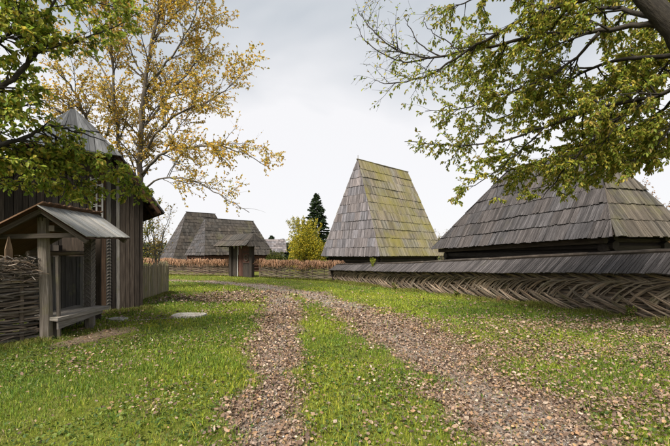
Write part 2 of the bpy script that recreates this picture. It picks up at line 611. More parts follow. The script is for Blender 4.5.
def house(name, label, R1, b, L, w, e, zr, ze, rows, bw, mats, singles=(0, 0), log_mat='wood_dark', inset=.6, log_h=.24, group=None, log_top=0.0, e2=None):
    """hipped shingle roof on low log walls; R1 near ridge end, b ridge direction"""
    b = V((b[0], b[1], 0)).normalized(); a = V((-b.y, b.x, 0))
    if a.dot(V((R1[0], R1[1], 0))) < 0:
        a = -a
    r1 = V((R1[0], R1[1], zr)); r2 = r1 + b * L
    e2 = e if e2 is None else e2
    A = [r1 - b * e - a * w, r1 - b * e + a * w, r2 + b * e2 + a * w, r2 + b * e2 - a * w]
    ze = ze if hasattr(ze, '__len__') else [ze] * 4
    for p, z in zip(A, ze):
        p.z = z
    cen = (A[0] + A[2]) / 2
    zg = min(G(p.x, p.y) for p in A)
    root = thing(name, label, 'house', (cen.x, cen.y, G(cen.x, cen.y)), group)
    deck = MB()
    for q in ([A[0], A[1], r1], [A[1], A[2], r2, r1], [A[2], A[3], r2], [A[3], A[0], r1, r2], [A[3], A[2], A[1], A[0]]):
        deck.poly([V(p) - V((0, 0, .03)) for p in q], (0, 0, 1), (.8, .8, .8))
    rf = deck.build('roof', M['wood_dark'], root)
    inside = (cen.x, cen.y, min(ze))
    f_side = shingle_face(A[0], A[3], r1, r2, inside, rows, bw)
    f_end = shingle_face(A[1], A[0], r1, r1, inside, rows, bw)
    f_back = shingle_face(A[2], A[1], r2, r1, inside, rows, bw * 2)
    f_far = shingle_face(A[3], A[2], r2, r2, inside, rows, bw * 2)
    place_boards(f_side, M[mats[0]], rf, singles[0])
    place_boards(f_end, M[mats[1]], rf, singles[1])
    place_boards(f_back + f_far, M[mats[0]], rf, 0)
    cap = MB(); cap.beam(r1 - b * .15 + V((0, 0, .05)), r2 + b * .15 + V((0, 0, .05)), .16, .07, tone=(.8, .8, .8))
    cap.build('ridge_board', M[mats[0]], rf)
    # log walls
    C = [A[0] + (b + a) * inset, A[1] + (b - a) * inset, A[2] - (b + a) * inset, A[3] + (a - b) * inset]
    for i in range(4):
        p, q = C[i], C[(i + 1) % 4]
        d = (q - p); d.z = 0; d.normalize()
        z = zg - .1; k = 0
        top = max(ze[i], ze[(i + 1) % 4]) - .04 - log_top
        while z < top:
            h = min(log_h, top - z)
            zc = z + h / 2 + (0.06 if i % 2 else 0)
            s = MB()
            s.tube([V((p.x, p.y, zc)) - d * .25, V((p.x, p.y, zc)) + d * .3, V((q.x, q.y, zc)) - d * .3, V((q.x, q.y, zc)) + d * .25], h * .54, 6, tone(.75, 1.2))
            s.build('log', M[log_mat], root)
            z += log_h; k += 1
    return root, A, r1, r2


# house in the middle: steep shingled pyramid, mossy long side
h1, A1, r1a, r1b = house('log_house', 'low house under a tall steep roof, one side grey, the long side yellow with moss', (1.99, 32.2), (.724, .689), 7.18, 3.4, 1.15,
                         9.7, 1.47, 11, .125, ('shingle_moss', 'shingle_grey'), (0, 0), log_h=.28)
MB().beam(r1a, r1a + V((0, 0, .4)), .05, .05).build('finial', M['wood_grey'], h1)
# house at right behind the braided wall
h2, A2, r2a, r2b = house('log_house', 'broad dark-shingled house close behind the braided wall, half hidden by hanging leaves', (9.33, 13.33), (-.297, .955), 4.2, 1.75, 1.9,
                         5.4, (2.14, 2.14, 1.9, 1.88), 6, .10, ('shingle_dark', 'shingle_olive'), (230, 60), log_h=.3, inset=.6, e2=3.6)
eb = (A2[3] - A2[0]).normalized()
MB().beam(A2[0] + eb * .3 + V((.25, .25, -.16)), A2[3] - eb * .3 + V((.25, .25, -.16)), .16, .18, tone=(1.7, 1.6, 1.3)).build('eave_beam', M['wood_dark'], h2)
# far houses behind the gate
house('log_house', 'red-walled house with a brown hipped roof right behind the small roofed gate', (-15.3, 44.0), (.75, .66), 6.2, 3.0, 1.28,
      5.75, 1.5, 12, .2, ('shingle_far', 'shingle_dark'), log_mat='wood_red', inset=.35, log_h=.35)
house('log_house', 'tall grey-brown roofed house farthest to the left, behind the bare sapling', (-20.7, 52.0), (.75, .66), 4.0, 3.0, 2.84,
      7.4, .9, 14, .22, ('shingle_far', 'shingle_dark'), inset=.5, log_h=.35)


def far_cottage():
    root = thing('cottage', 'small far cottage with pale walls and a grey roof between gate and yellow bush', 'house', (-10.5, 62, G(-10.5, 62)))
    zg = G(-10.5, 62)
    m = MB(); m.hexa([(-13.2, 60, zg), (-8.4, 61.5, zg), (-9.4, 65, zg), (-14.2, 63.5, zg)],
                     [(-13.2, 60, 1.9), (-8.4, 61.5, 1.9), (-9.4, 65, 1.9), (-14.2, 63.5, 1.9)], (0, 0, 1))
    m.build('wall', M['plaster'], root)
    rd = MB()
    p, q = V((-14.1, 61.55, 4.0)), V((-8.5, 63.4, 4.0))
    f0, f1 = V((-13.6, 59.5, 1.85)), V((-7.9, 61.2, 1.85)); b0, b1 = V((-14.8, 63.7, 1.85)), V((-9.2, 65.5, 1.85))
    for t in ([f0, f1, q, p], [b1, b0, p, q], [f1, b1, q], [b0, f0, p]):
        rd.poly(t, (0, .3, 1))
    rf = rd.build('roof', M['shingle_grey'], root)
    place_boards(shingle_face(f0, f1, p, q, (-11, 63, 1.9), 7, .3), M['shingle_grey'], rf, 0)
    for x, y in ((-12.0, 60.36), (-10.0, 60.98)):
        fr = MB(); fr.hexa([(x - .4, y - .17, zg + 1.2), (x + .4, y + .08, zg + 1.2), (x + .4, y + .18, zg + 1.2), (x - .4, y - .07, zg + 1.2)],
                           [(x - .4, y - .17, zg + 2.1), (x + .4, y + .08, zg + 2.1), (x + .4, y + .18, zg + 2.1), (x - .4, y - .07, zg + 2.1)], (0, 0, 1), (.4, .4, .4))
        fr.build('window', M['wood_dark'], root)


far_cottage()

# ------------------------------------------------------------------ braided wall with its own little roof
WA, WB = V((7.63, 8.47, 0)), V((-.05, 28.5, 0))
WD = (WB - WA).normalized(); WL = (WB - WA).length
WN = V((-WD.y, WD.x, 0))
if WN.dot(-WA) < 0:
    WN = -WN                                 # towards the lane


def wpt(s, h, o):
    """point of the wall: s metres from the near end of view, h above the turf, o towards the lane"""
    s_bow = .25 * math.sin(math.pi * min(max(s / WL, 0), 1))
    p = WA + WD * s + WN * (o - s_bow)
    return V((p.x, p.y, wall_z(s) + h * (1 - .2 * min(max(s / WL, 0), 1))))


def wall_z(s):
    p = WA + WD * s
    return G(p.x, p.y)


def braided_wall():
    root = thing('braided_wall', 'long braided wattle wall under a shingled capping roof along the lane', 'wall', tuple(wpt(4, 0, 0)))
    S0, S1 = -5.0, WL
    rods = []
    sp = .47
    s = S0
    while s < S1:
        for band in range(3):
            nr = random.choice((4, 5, 5, 6))
            bt = jit(.75, 1.2)
            btilt, bh = jit(.05), jit(.04)
            for k in range(nr):
                if random.random() < .1:
                    continue
                rt = jit(.05)
                ds = k * .042 + jit(.018) + (.0, .1, .3)[band]
                thick = jit(.016, .03)
                pts = []
                ln = (1.25, 1.25, 1.0)[band] * jit(.8, 1.2)
                for i in range(7):
                    t = i / 6
                    if band == 0:                       # bottom: falls towards the near end
                        h = .56 - .58 * t ** .9; hh = h + .028 * (k - 2)
                    elif band == 1:                     # middle: rises and bends over
                        h = .36 + .55 * (1 - (1 - t) ** 2.8); hh = h + .022 * (k - 2) * (1 - t)
                    else:                               # top: falls again under the eave
                        h = 1.14 - .36 * t; hh = h + .015 * k
                    o = .035 + .075 * math.sin(math.pi * min(1, t * 1.05)) - .05 * t + jit(.006)
                    pts.append(wpt(s + .5 + ds - ln * t, max(hh + bh + (btilt + rt) * (t - .5) + jit(.016), .01), o + .004 * k))
                mb = MB().tube(pts, [thick * (1.1 - .35 * i / 6) for i in range(7)], 4, tuple(c * bt for c in tone(.5, 1.35, .07)))
                rods.append((mb, pts[3]))
        s += sp * jit(.75, 1.25)
    seen = [r for r in rods if visible(r[1])]
    rest = [r for r in rods if not visible(r[1])]
    place_boards(seen, M['rod'], root, 300, 'rod', 'rods')
    if rest:
        merge([r for r, _ in rest]).build('rods', M['rod'], root, kind='stuff')
    # filling rods behind the braid, running level
    fill = MB()
    for r in range(22):
        s = S0 - jit(0, 2)
        while s < S1:
            ln = jit(1.6, 2.6)
            e = min(s + ln, S1 - .05)
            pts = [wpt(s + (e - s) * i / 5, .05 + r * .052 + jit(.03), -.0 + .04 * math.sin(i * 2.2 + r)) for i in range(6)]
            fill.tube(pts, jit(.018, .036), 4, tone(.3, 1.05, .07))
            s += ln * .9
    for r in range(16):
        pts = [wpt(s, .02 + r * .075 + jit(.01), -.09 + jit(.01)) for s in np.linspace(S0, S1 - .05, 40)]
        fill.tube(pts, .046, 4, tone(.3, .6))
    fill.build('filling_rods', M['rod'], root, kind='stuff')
    s = S0 + .3
    while s < S1:
        MB().tube([wpt(s, -.15, -.02), wpt(s, .6, -.02), wpt(s + jit(.03), 1.2, -.02)], .04, 6, tone(.6, 1)).build('stake', M['rod'], root)
        s += .95
    # roof: rafters, two shingled slopes, ridge log
    ro = MB()
    st = np.linspace(S0, S1, 30)
    for i in range(len(st) - 1):
        a, b = st[i], st[i + 1]
        ro.poly([wpt(a, 1.13, .36), wpt(b, 1.13, .36), wpt(b, 1.55, -.2), wpt(a, 1.55, -.2)], WD, (.6, .6, .6))
        ro.poly([wpt(b, 1.13, -.75), wpt(a, 1.13, -.75), wpt(a, 1.55, -.2), wpt(b, 1.55, -.2)], WD, (.6, .6, .6))
    roof = ro.build('roof', M['wood_dark'], root)
    front, back = [], []
    s = S0; gt = 1; grp = 0
    while s < S1:
        w = jit(.065, .105)
        if grp <= 0:
            grp = random.randint(3, 9); gt = jit(.75, 1.15); gl = jit(.02)
        grp -= 1
        t = gt * jit(.6, 1.45); lo = 1.12 + gl * .4 + jit(.012); sk = jit(.012)
        q = [wpt(s + sk, lo - .03, .43), wpt(s + w - .014 + sk, lo - .03, .43), wpt(s + w - .014, 1.565, -.17), wpt(s, 1.565, -.17)]
        up = V((0, 0, .022)) + WN * .012
        front.append((MB().hexa(q, [p + up for p in q], q[3] - q[0], (t * 1.02, t, t * .98)), (q[0] + q[2]) / 2))
        s += w
    s = S0
    while s < S1:
        w = .25
        q = [wpt(s, 1.1, -.82), wpt(s + w - .01, 1.1, -.82), wpt(s + w - .01, 1.565, -.22), wpt(s, 1.565, -.22)]
        back.append(MB().hexa(q, [p + V((0, 0, .022)) for p in q], q[3] - q[0], tone(.7, 1.2)))
        s += w
    place_boards(front, M['shingle_dark'], roof, 300)
    merge(back).build('shingles', M['shingle_dark'], roof, kind='stuff')
    s = S0
    while s < S1:
        e = min(s + jit(3.2, 4.4), S1)
        MB().tube([wpt(s, 1.615, -.2), wpt((s + e) / 2, 1.63 + jit(.02), -.2), wpt(e, 1.615, -.2)], [.07, .062, .055], 7, tone(.8, 1.5)).build('ridge_log', M['wood_dark'], roof)
        s = e + .01
    s = S0 + .3
    while s < S1:
        MB().beam(wpt(s, 1.08, .34), wpt(s, 1.5, -.2), .06, .06).build('rafter', M['wood_dark'], roof)
        s += 1.9
    # gable closing of the far end
    g = MB(); g.poly([wpt(S1, 0, .12), wpt(S1, 1.13, .36), wpt(S1, 1.56, -.2), wpt(S1, 1.13, -.7), wpt(S1, 0, -.2)], (0, 0, 1))
    g.build('end_board', M['wood_dark'], root)


braided_wall()

# ------------------------------------------------------------------ wattle fences with brush on top, by the gate
def brush_fence(label, path, height=1.25, singles=True):
    c = path[len(path) // 2]
    root = thing('wattle_fence', label, 'fence', (c[0], c[1], G(*c)), 'brush-topped wattle fences beside the gate')
    pts = []
    for p, q in zip(path[:-1], path[1:]):
        n = max(1, int(math.dist(p, q) / .25))
        pts += [(p[0] + (q[0] - p[0]) * k / n, p[1] + (q[1] - p[1]) * k / n) for k in range(n)]
    pts.append(path[-1])
    w = MB(); br = MB()
    for r in range(10):
        h = .05 + r * (height - .2) / 10
        seg = [V((x + jit(.02), y + .05 * math.sin(i * 1.6 + r * math.pi), G(x, y) + h + jit(.025))) for i, (x, y) in enumerate(pts)]
        w.tube(seg, .05, 4, tone(.3, .8))
    w.build('weaving', M['rod'], root, kind='stuff')
    for i, (x, y) in enumerate(pts):
        z = G(x, y) + height - .2 + .28 * float(vnoise(x * 1.3, y, 1)) + .06 * jit(1)
        for k in range(int(26 + 44 * float(vnoise(x * 2.1, y + 9, 1)))):
            bx, by = x + jit(.18), y + jit(.18)
            ln = jit(.2, .5)
            dx, dy, dz = jit(.45), jit(-.4, .15), jit(.0, .4)
            br.tube([(bx, by + .1, z + jit(.1)), (bx + dx * .5, by + dy * .5 , z + dz), (bx + dx, by + dy, z + dz - ln * .75)], [.014, .02, .008], 3, tone(.55, 1.35, .1), cap=False)
    br.build('brush_capping', M['brush'], root, kind='stuff')
    for i, (x, y) in enumerate(pts):
        if i % 4 == 0:
            z = G(x, y)
            MB().tube([(x, y + .08, z - .1), (x, y + .08, z + height + .12), (x + jit(.03), y + .08, z + height + jit(.2, .34))], [.04, .036, .012], 5, tone(.6, 1)).build('stake', M['rod'], root)
    return root


brush_fence('brush-topped wattle fence between the roofed gate and the braided wall', [(-6.55, 32.2), (-3.5, 30.6), (.35, 28.9)])
brush_fence('brush-topped wattle fence on the far side of the roofed gate, below the red-walled house', [(-9.9, 34.7), (-13, 36.0), (-17, 37.2), (-22, 38.4)], 1.3)

# ------------------------------------------------------------------ small roofed gate
def gate():
    g = V((.79, -.61, 0)).normalized(); n = V((-g.y, g.x, 0))
    if n.y > 0:
        n = -n                                # faces the lane
    c = V((-8.25, 32.9, 0)); z0 = G(c.x, c.y)
    root = thing('roofed_gate', 'small dark wooden gate with pillars under a shingled saddle roof', 'gate', (c.x, c.y, z0))

    def p(u, o, h):
        q = c + g * u + n * o
        return V((q.x, q.y, z0 + h))
    for u, w in ((-1.45, .34), (1.35, .34)):
        MB().beam(p(u, 0, -.1), p(u, 0, 3.05), w, .3, up=n, tone=tone(.8, 1.1)).build('post', M['wood_dark'], root)
    for u0, u1, m in ((-1.27, -.55, 'wood_dark'), (-.42, .25, 'wood_red')):
        leaf = MB(); leaf.beam(p((u0 + u1) / 2, -.05, .1), p((u0 + u1) / 2, -.05, 2.75), u1 - u0, .05, up=n)
        lf = leaf.build('door_leaf', M[m], root)
        k = int((u1 - u0) / .16)
        for i in range(k):
            u = u0 + (i + .5) * (u1 - u0) / k
            MB().beam(p(u, .0, .08), p(u, .0, 2.78), .15, .03, up=n, tone=tone(.7, 1.3)).build('plank', M[m], lf)
    MB().beam(p(-.48, .07, .05), p(-.48, .07, 2.9), .08, .05, up=n, tone=(1, 1, 1)).build('cover_strip', M['lattice'], root)
    sd = MB(); sd.beam(p(.75, 0, .05), p(.75, 0, 2.95), .95, .1, up=n)
    sp = sd.build('side_panel', M['wood_red'], root)
    for i in range(5):
        u = .37 + i * .19
        MB().beam(p(u, .075, .05), p(u, .075, 1.15), .17, .03, up=n, tone=tone(.7, 1.3)).build('plank', M['wood_dark'], sp)
    for h in (1.25, 2.2, 2.85):
        MB().beam(p(.28, .08, h), p(1.2, .08, h), .07, .1, up=n).build('rail', M['wood_dark'], sp)
    ring = MB()
    ring.tube([p(.75 + .27 * math.cos(a), .09, 1.7 + .27 * math.sin(a)) for a in np.linspace(0, 2 * math.pi, 17)], .045, 5, (2.2, 2.1, 2.0))
    ring.tube([p(.75, .09, 1.4), p(.75, .09, 2.0)], .03, 4, (2.2, 2.1, 2.0)); ring.tube([p(.45, .09, 1.7), p(1.05, .09, 1.7)], .03, 4, (2.2, 2.1, 2.0))
    ring.build('carved_rosette', M['wood_dark'], sp)
    for u in (-1.0, .02):
        m = MB(); m.poly([p(u - .16, .06, 2.78), p(u + .16, .06, 2.78), p(u, .06, 2.45)]); m.build('cut_out', M['lattice'], root)
    MB().beam(p(-1.9, 0, 2.98), p(1.75, 0, 2.98), .34, .2).build('lintel', M['wood_dark'], root)
    rd = MB()
    L0, L1 = -2.35, 2.1
    f0, f1, b0, b1, t0, t1 = p(L0, 1.15, 2.75), p(L1, 1.15, 2.75), p(L0, -1.15, 2.75), p(L1, -1.15, 2.75), p(L0 + .25, 0, 3.75), p(L1 - .45, 0, 3.75)
    for q in ([f0, f1, t1, t0], [b1, b0, t0, t1], [f1, b1, t1], [b0, f0, t0], [f0, b0, b1, f1]):
        rd.poly(q, n)
    rf = rd.build('roof', M['wood_dark'], root)
    ins = p(0, 0, 2.8)
    bo = shingle_face(f0, f1, t0, t1, ins, 2, .16) + shingle_face(f1, b1, t1, t1, ins, 2, .16) + shingle_face(b0, f0, t0, t0, ins, 2, .16) + shingle_face(b1, b0, t1, t0, ins, 2, .2)
    place_boards(bo, M['shingle_far'], rf, 0)


gate()

# ------------------------------------------------------------------ roofed bench niche at the left
def bench_shelter():
    root = thing('bench_shelter', 'weathered roofed bench niche with a bleached plank roof and a carved post', 'shelter', (-5.2, 7.2, G(-5.2, 7.2)))
    gz0 = G(-5.2, 7.0)
    pm = MB()
    pm.tube([(-5.19, 6.7, gz0 - .15), (-5.2, 6.7, .8), (-5.24, 6.7, 1.6), (-5.25, 6.7, 2.2)], [.105, .10, .095, .09], 8, (1.25, 1.22, 1.2))
    pm.build('post', M['wood_post'], root, label='thick mossy round post')
    MB().beam((-5.02, 6.78, gz0 - .1), (-5.06, 6.78, 1.5), .05, .04, up=(0, 1, 0), tone=(.6, .56, .52)).build('side_board', M['wood_grey'], root)
    cp = MB(); cp.beam((-5.22, 7.92, gz0 - .1), (-5.22, 7.92, 1.98), .15, .14, up=(0, 1, 0), tone=(.75, .72, .7))
    post2 = cp.build('carved_post', M['wood_grey'], root, label='square post carved with a rope pattern')
    for i in range(17):
        z = .42 + i * .09
        for sx in (-1, 1):
            MB().tube([(-5.22 + sx * .075, 7.84, z), (-5.22 + sx * .02, 7.835, z + .045), (-5.22 - sx * .035, 7.84, z + .09)], [.010, .013, .010], 4, (.8, .77, .74)).build('rope_carving', M['wood_grey'], post2)
        MB().tube([(-5.14, 7.84, z), (-5.135, 7.92, z + .045), (-5.14, 7.99, z + .09)], [.010, .013, .010], 4, (.8, .77, .74)).build('rope_carving', M['wood_grey'], post2)
    # bench
    be = MB(); be.hexa([(-5.56, 6.75, .36), (-4.93, 6.62, .35), (-4.84, 7.98, .38), (-5.56, 7.98, .39)],
                       [(-5.56, 6.75, .42), (-4.93, 6.62, .41), (-4.84, 7.98, .44), (-5.56, 7.98, .45)], (0, 1, 0), (1.3, 1.28, 1.24))
    bench = be.build('bench', M['wood_grey'], root)
    ap = MB(); ap.hexa([(-4.98, 6.66, .2), (-4.95, 6.66, .2), (-4.90, 7.85, .31), (-4.93, 7.85, .31)],
                       [(-4.98, 6.66, .345), (-4.95, 6.66, .345), (-4.90, 7.85, .375), (-4.93, 7.85, .375)], (0, 1, 0), (1, 1, 1))
    ap.build('apron_board', M['wood_grey'], bench)
    MB().tube([(-5.1, 7.72, gz0 - .1), (-5.1, 7.72, .37)], .085, 7, (.8, .75, .7)).build('leg', M['wood_grey'], bench)
    MB().tube([(-5.2, 6.9, gz0 - .1), (-5.2, 6.9, .36)], .07, 7, (.8, .75, .7)).build('leg', M['wood_grey'], bench)
    # back wall of upright planks
    y = 6.78
    while y < 8.55:
        w = jit(.09, .13)
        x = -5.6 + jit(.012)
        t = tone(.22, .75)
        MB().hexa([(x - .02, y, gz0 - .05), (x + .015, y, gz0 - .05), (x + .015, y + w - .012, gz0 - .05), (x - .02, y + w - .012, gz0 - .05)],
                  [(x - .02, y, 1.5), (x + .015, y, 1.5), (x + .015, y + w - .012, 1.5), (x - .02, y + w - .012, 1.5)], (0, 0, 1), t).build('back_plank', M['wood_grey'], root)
        y += w
    MB().tube([(-5.57, 6.75, 1.56), (-5.57, 8.6, 1.57)], .05, 7, (.7, .62, .5)).build('back_rail', M['wood_post'], root)
    # dark board standing in for the shaded opening beyond the planks
    MB().beam((-5.95, 8.75, gz0 - .05), (-5.95, 8.75, 2.0), .9, .04, up=(0, 1, 0), tone=(.8, .7, .6)).build('opening_shade_board', M['wood_dark'], root)
    MB().beam((-6.4, 6.9, gz0 - .1), (-6.4, 6.9, 1.75), .12, .12, up=(0, 1, 0)).build('rear_post', M['wood_dark'], root)
    MB().beam((-6.4, 8.6, gz0 - .1), (-6.4, 8.6, 1.75), .12, .12, up=(0, 1, 0)).build('rear_post', M['wood_dark'], root)
    # roof
    u = V((-.155, .988, 0)); nn = V((.988, .155, 0))
    rA, rB = V((-5.03, 6.28, 2.36)), V((-5.36, 8.42, 2.42))
    eA, eB = V((-4.24, 6.35, 1.83)), V((-4.56, 8.3, 1.90))
    lA, lB = V((-6.65, 6.1, 1.46)), V((-6.9, 8.2, 1.5))
    rd = MB()
    for q in ([eA, eB, rB, rA], [lB, lA, rA, rB]):
        rd.poly([p - V((0, 0, .02)) for p in q], nn, (.7, .6, .5))
    roof = rd.build('roof', M['wood_brown'], root)
    k = 17
    for i in range(k):
        t0, t1 = i / k, (i + jit(.9, .965)) / k
        drop = jit(.015)
        a0 = eA.lerp(eB, t0) + nn * drop; a1 = eA.lerp(eB, t1) + nn * drop
        b0 = rA.lerp(rB, t0); b1 = rA.lerp(rB, t1)
        z = V((0, 0, jit(.004, .012)))
        up = V((.25, .04, .4)).normalized() * .018
        MB().hexa([p + z for p in (a0, a1, b1, b0)], [p + z + up for p in (a0, a1, b1, b0)], a0 - b0, tone(.6, 1.2, .04)).build('roof_board', M['roof_board'], roof)
    k = 24
    for i in range(k):
        t0, t1 = i / k, (i + .93) / k
        a0, a1 = lA.lerp(lB, t0), lA.lerp(lB, t1); b0, b1 = rA.lerp(rB, t0), rA.lerp(rB, t1)
        d = (b0 - a0).normalized(); over = jit(.09, .14)
        q = [a0, a1, b1 + d * over, b0 + d * over]
        up = V((-.5, 0, .8)).normalized() * .022
        MB().hexa([p + V((0, 0, .01)) for p in q], [p + up + V((0, 0, .01)) for p in q], d, tone(.7, 1.4)).build('shingle', M['wood_brown'], roof)
    # gable frame facing the lane end; roof shade is put into its tones
    fA = V((0, .1, -.07))
    MB().beam(rA + fA, eA + fA - nn * .05, .05, .07, tone=(.45, .4, .36)).build('rafter', M['wood_grey'], roof)
    MB().beam(rA + fA, lA + fA, .05, .08, tone=(.35, .3, .26)).build('rafter', M['wood_grey'], roof)
    MB().beam((-6.3, 6.5, 1.84), (-4.5, 6.5, 1.88), .06, .08, tone=(.4, .36, .32)).build('tie_beam', M['wood_grey'], roof)
    fB = V((0, -.12, -.07))
    MB().beam(rB + fB, eB + fB - nn * .05, .06, .09, tone=(.6, .55, .5)).build('rafter', M['wood_grey'], roof)
    MB().beam(rB + fB, lB + fB, .06, .09, tone=(.6, .55, .5)).build('rafter', M['wood_grey'], roof)
    MB().beam((-5.24, 6.62, 2.19), (-5.32, 8.2, 2.2), .08, .1, tone=(.35, .3, .27)).build('purlin', M['wood_grey'], roof)  # purlin and wall plate tones carry the roof shade too
    MB().beam((-4.95, 6.5, 2.0), (-5.2, 8.15, 2.0), .09, .1, tone=(.4, .36, .32)).build('wall_plate', M['wood_grey'], roof)


bench_shelter()

# ------------------------------------------------------------------ dark plank barn behind the niche
def barn():
    f = V((.8, .6, 0)); bk = V((-.6, .8, 0)); p0 = V((-6.3, 9.77, 0))
    z0 = G(-6.2, 9.8)

    def p(s, o, z):
        q = p0 + f * s + bk * o
        return V((q.x, q.y, z))
    root = thing('plank_barn', 'tall dark plank barn with a grey half-hipped roof, half hidden by leaves', 'barn', tuple(p(-.45, 2, z0)))
    cs, sr, sl, slope = -.455, 1.135, -2.05, 1.34
    ez, ah = 2.74, 5.39
    es_r, es_l = 1.523, -2.433

    def roof_z(s):
        return ez + (es_r - s if s > cs else s - es_l) * slope
    # front planks
    s = -.02
    spec = [(.27, 'wood_brown', .35), (.12, 'carved', 1)]
    s += .0
    for w, kind, t in spec:
        mt = M['wood_dark'] if kind == 'wood_brown' else M['wood_grey']
        MB().beam(p(s + w / 2, 0, z0 - .1), p(s + w / 2, 0, roof_z(s + w / 2) - .15), w - .01, .05, up=bk, tone=(1.5, 1.1, .8) if kind != 'carved' else (.55, .55, .55)).build('plank', mt, root)
        if kind == 'carved':
            for i in range(22):
                z = .2 + i * .085
                MB().tube([p(s + .01, -.03, z), p(s + w / 2, -.045, z + .05), p(s + w - .01, -.03, z)], .010, 4, (.75, .73, .7)).build('rope_carving', M['wood_grey'], root)
        s += w
    while s < sr - .02:
        w = min(jit(.075, .14), sr - s)
        t = random.choice([.4, .5, .6, .8, 1.0, 1.7])
        light = abs(s - .52) < .05
        off = jit(.012)
        MB().beam(p(s + w / 2, off, z0 - .1), p(s + w / 2 + jit(.006), off, roof_z(s + w / 2) - .12), w - .012, .03, up=bk,
                  tone=(t, t * .95, t * .9) if not light else (1.1, 1.1, 1.1)).build('plank', M['wood_grey' if light else 'wood_dark'], root)
        s += w
    s = -.03
    while s > sl:
        w = jit(.11, .17)
        MB().beam(p(s - w / 2, .02, z0 - .1), p(s - w / 2, .02, min(roof_z(s - w / 2) - .12, 4.4)), w - .012, .03, up=bk, tone=tone(.6, 1.6)).build('plank', M['wood_dark'], root)
        s -= w
    # backing wall and the other sides
    body = MB()
    for q in ([p(sl, .06, z0 - .1), p(sr, .06, z0 - .1), p(sr, .06, 3.1), p(cs, .06, 4.5), p(sl, .06, 3.1)],
              [p(sr - .01, .03, z0 - .1), p(sr - .01, 4.2, z0 - .1), p(sr - .01, 4.2, 3.05), p(sr - .01, .03, 3.05)],
              [p(sl, .03, z0 - .1), p(sl, 4.2, z0 - .1), p(sl, 4.2, 3.05), p(sl, .03, 3.05)],
              [p(sl, 4.2, z0 - .1), p(sr, 4.2, z0 - .1), p(sr, 4.2, 3.1), p(cs, 4.2, 4.6), p(sl, 4.2, 3.1)]):
        body.poly(q, (0, 0, 1), (.6, .6, .6))
    body.build('wall', M['wood_dark'], root)
    # pale pierced lattice
    la = MB()
    for u in (-.10, .03, .16):
        la.beam(p(u, -.05, 2.45), p(u, -.05, 3.55), .035, .03, up=bk, tone=(1.2, 1.2, 1.2))
    lt = la.build('lattice', M['lattice'], root)
    for i in range(12):
        z = 2.5 + i * .09
        MB().beam(p(-.09, -.055, z), p(.15, -.055, z + (.07 if i % 2 else -.07)), .028, .02, up=(0, 0, 1), tone=(1.2, 1.2, 1.2)).build('lattice_bar', M['lattice'], lt)
    # roof: half hip in front
    hz, hip_o = 4.12, .60
    F, B = -.5, 4.6
    t1 = p(cs, hip_o, ah); t2 = p(cs, B, ah)
    eR, eRb, eL, eLb = p(es_r, F, ez), p(es_r, B, ez), p(es_l, F, ez), p(es_l, B, ez)
    sh = es_r - (hz - ez) / slope
    hR = p(sh, F, hz); hL = p(2 * cs - sh, F, hz)
    rd = MB()
    dn = V((0, 0, .04))
    for q in ([eR, eRb, t2, t1, hR], [eLb, eL, hL, t1, t2], [hR, t1, hL]):
        rd.poly([x - dn for x in q], bk, (.5, .42, .36))
    roof = rd.build('roof', M['wood_brown'], root)
    ins = p(cs, 2, 3)
    boards = shingle_face(hL, hR, t1, t1, ins, 2, .13, lap=.06, drop=.12, thick=.02)
    for mb, _ in boards:
        mb.build('roof_board', M['roof_tin'], roof)
    rb = []
    for i in range(34):                       # boards of the slope towards the lane, running ridge to eave
        o0 = F + (B - F) * i / 34; o1 = F + (B - F) * (i + .96) / 34
        def zt(o):
            return (cs, ah) if o > hip_o else (sh + (cs - sh) * (o - F) / (hip_o - F), hz + (ah - hz) * (o - F) / (hip_o - F))
        (sa, za), (sb, zb) = zt(o0), zt(o1)
        q = [p(es_r + .06, o0, ez - .08), p(es_r + .06, o1, ez - .08), p(sb - .03, o1, zb + .04), p(sa - .03, o0, za + .04)]
        rb.append((MB().hexa(q, [x + V((0, 0, .04)) + f * .02 for x in q], q[3] - q[0], tone(.5, 1)), (q[0] + q[2]) / 2))
        (sa, za), (sb, zb) = (2 * cs - sa, za), (2 * cs - sb, zb)
        q = [p(es_l - .06, o0, ez - .08), p(es_l - .06, o1, ez - .08), p(sb + .03, o1, zb + .04), p(sa + .03, o0, za + .04)]
        rb.append((MB().hexa(q, [x + V((0, 0, .04)) - f * .02 for x in q], q[3] - q[0], tone(.5, 1)), (q[0] + q[2]) / 2))
    place_boards(rb, M['shingle_dark'], roof, 68, 'roof_board')
    for o in (F + .06, .35, 1.2, 2.1, 3.0, 3.9):
        MB().beam(p(es_r - .05, o, ez - .05), p(sh, o, hz - .06), .07, .1, tone=(.45, .38, .33)).build('rafter', M['wood_brown'], roof)
    # soffit boards seen from below at the lane-side eave
    for i in range(5):
        s = es_r - .06 - i * .13
        MB().beam(p(s, F + .02, roof_z(s) - .11), p(s, 2.2, roof_z(s) - .11), .12, .02, up=(f * 1.0 + V((0, 0, .75))), tone=tone(.4, .8)).build('soffit_board', M['wood_brown'], roof)


barn()

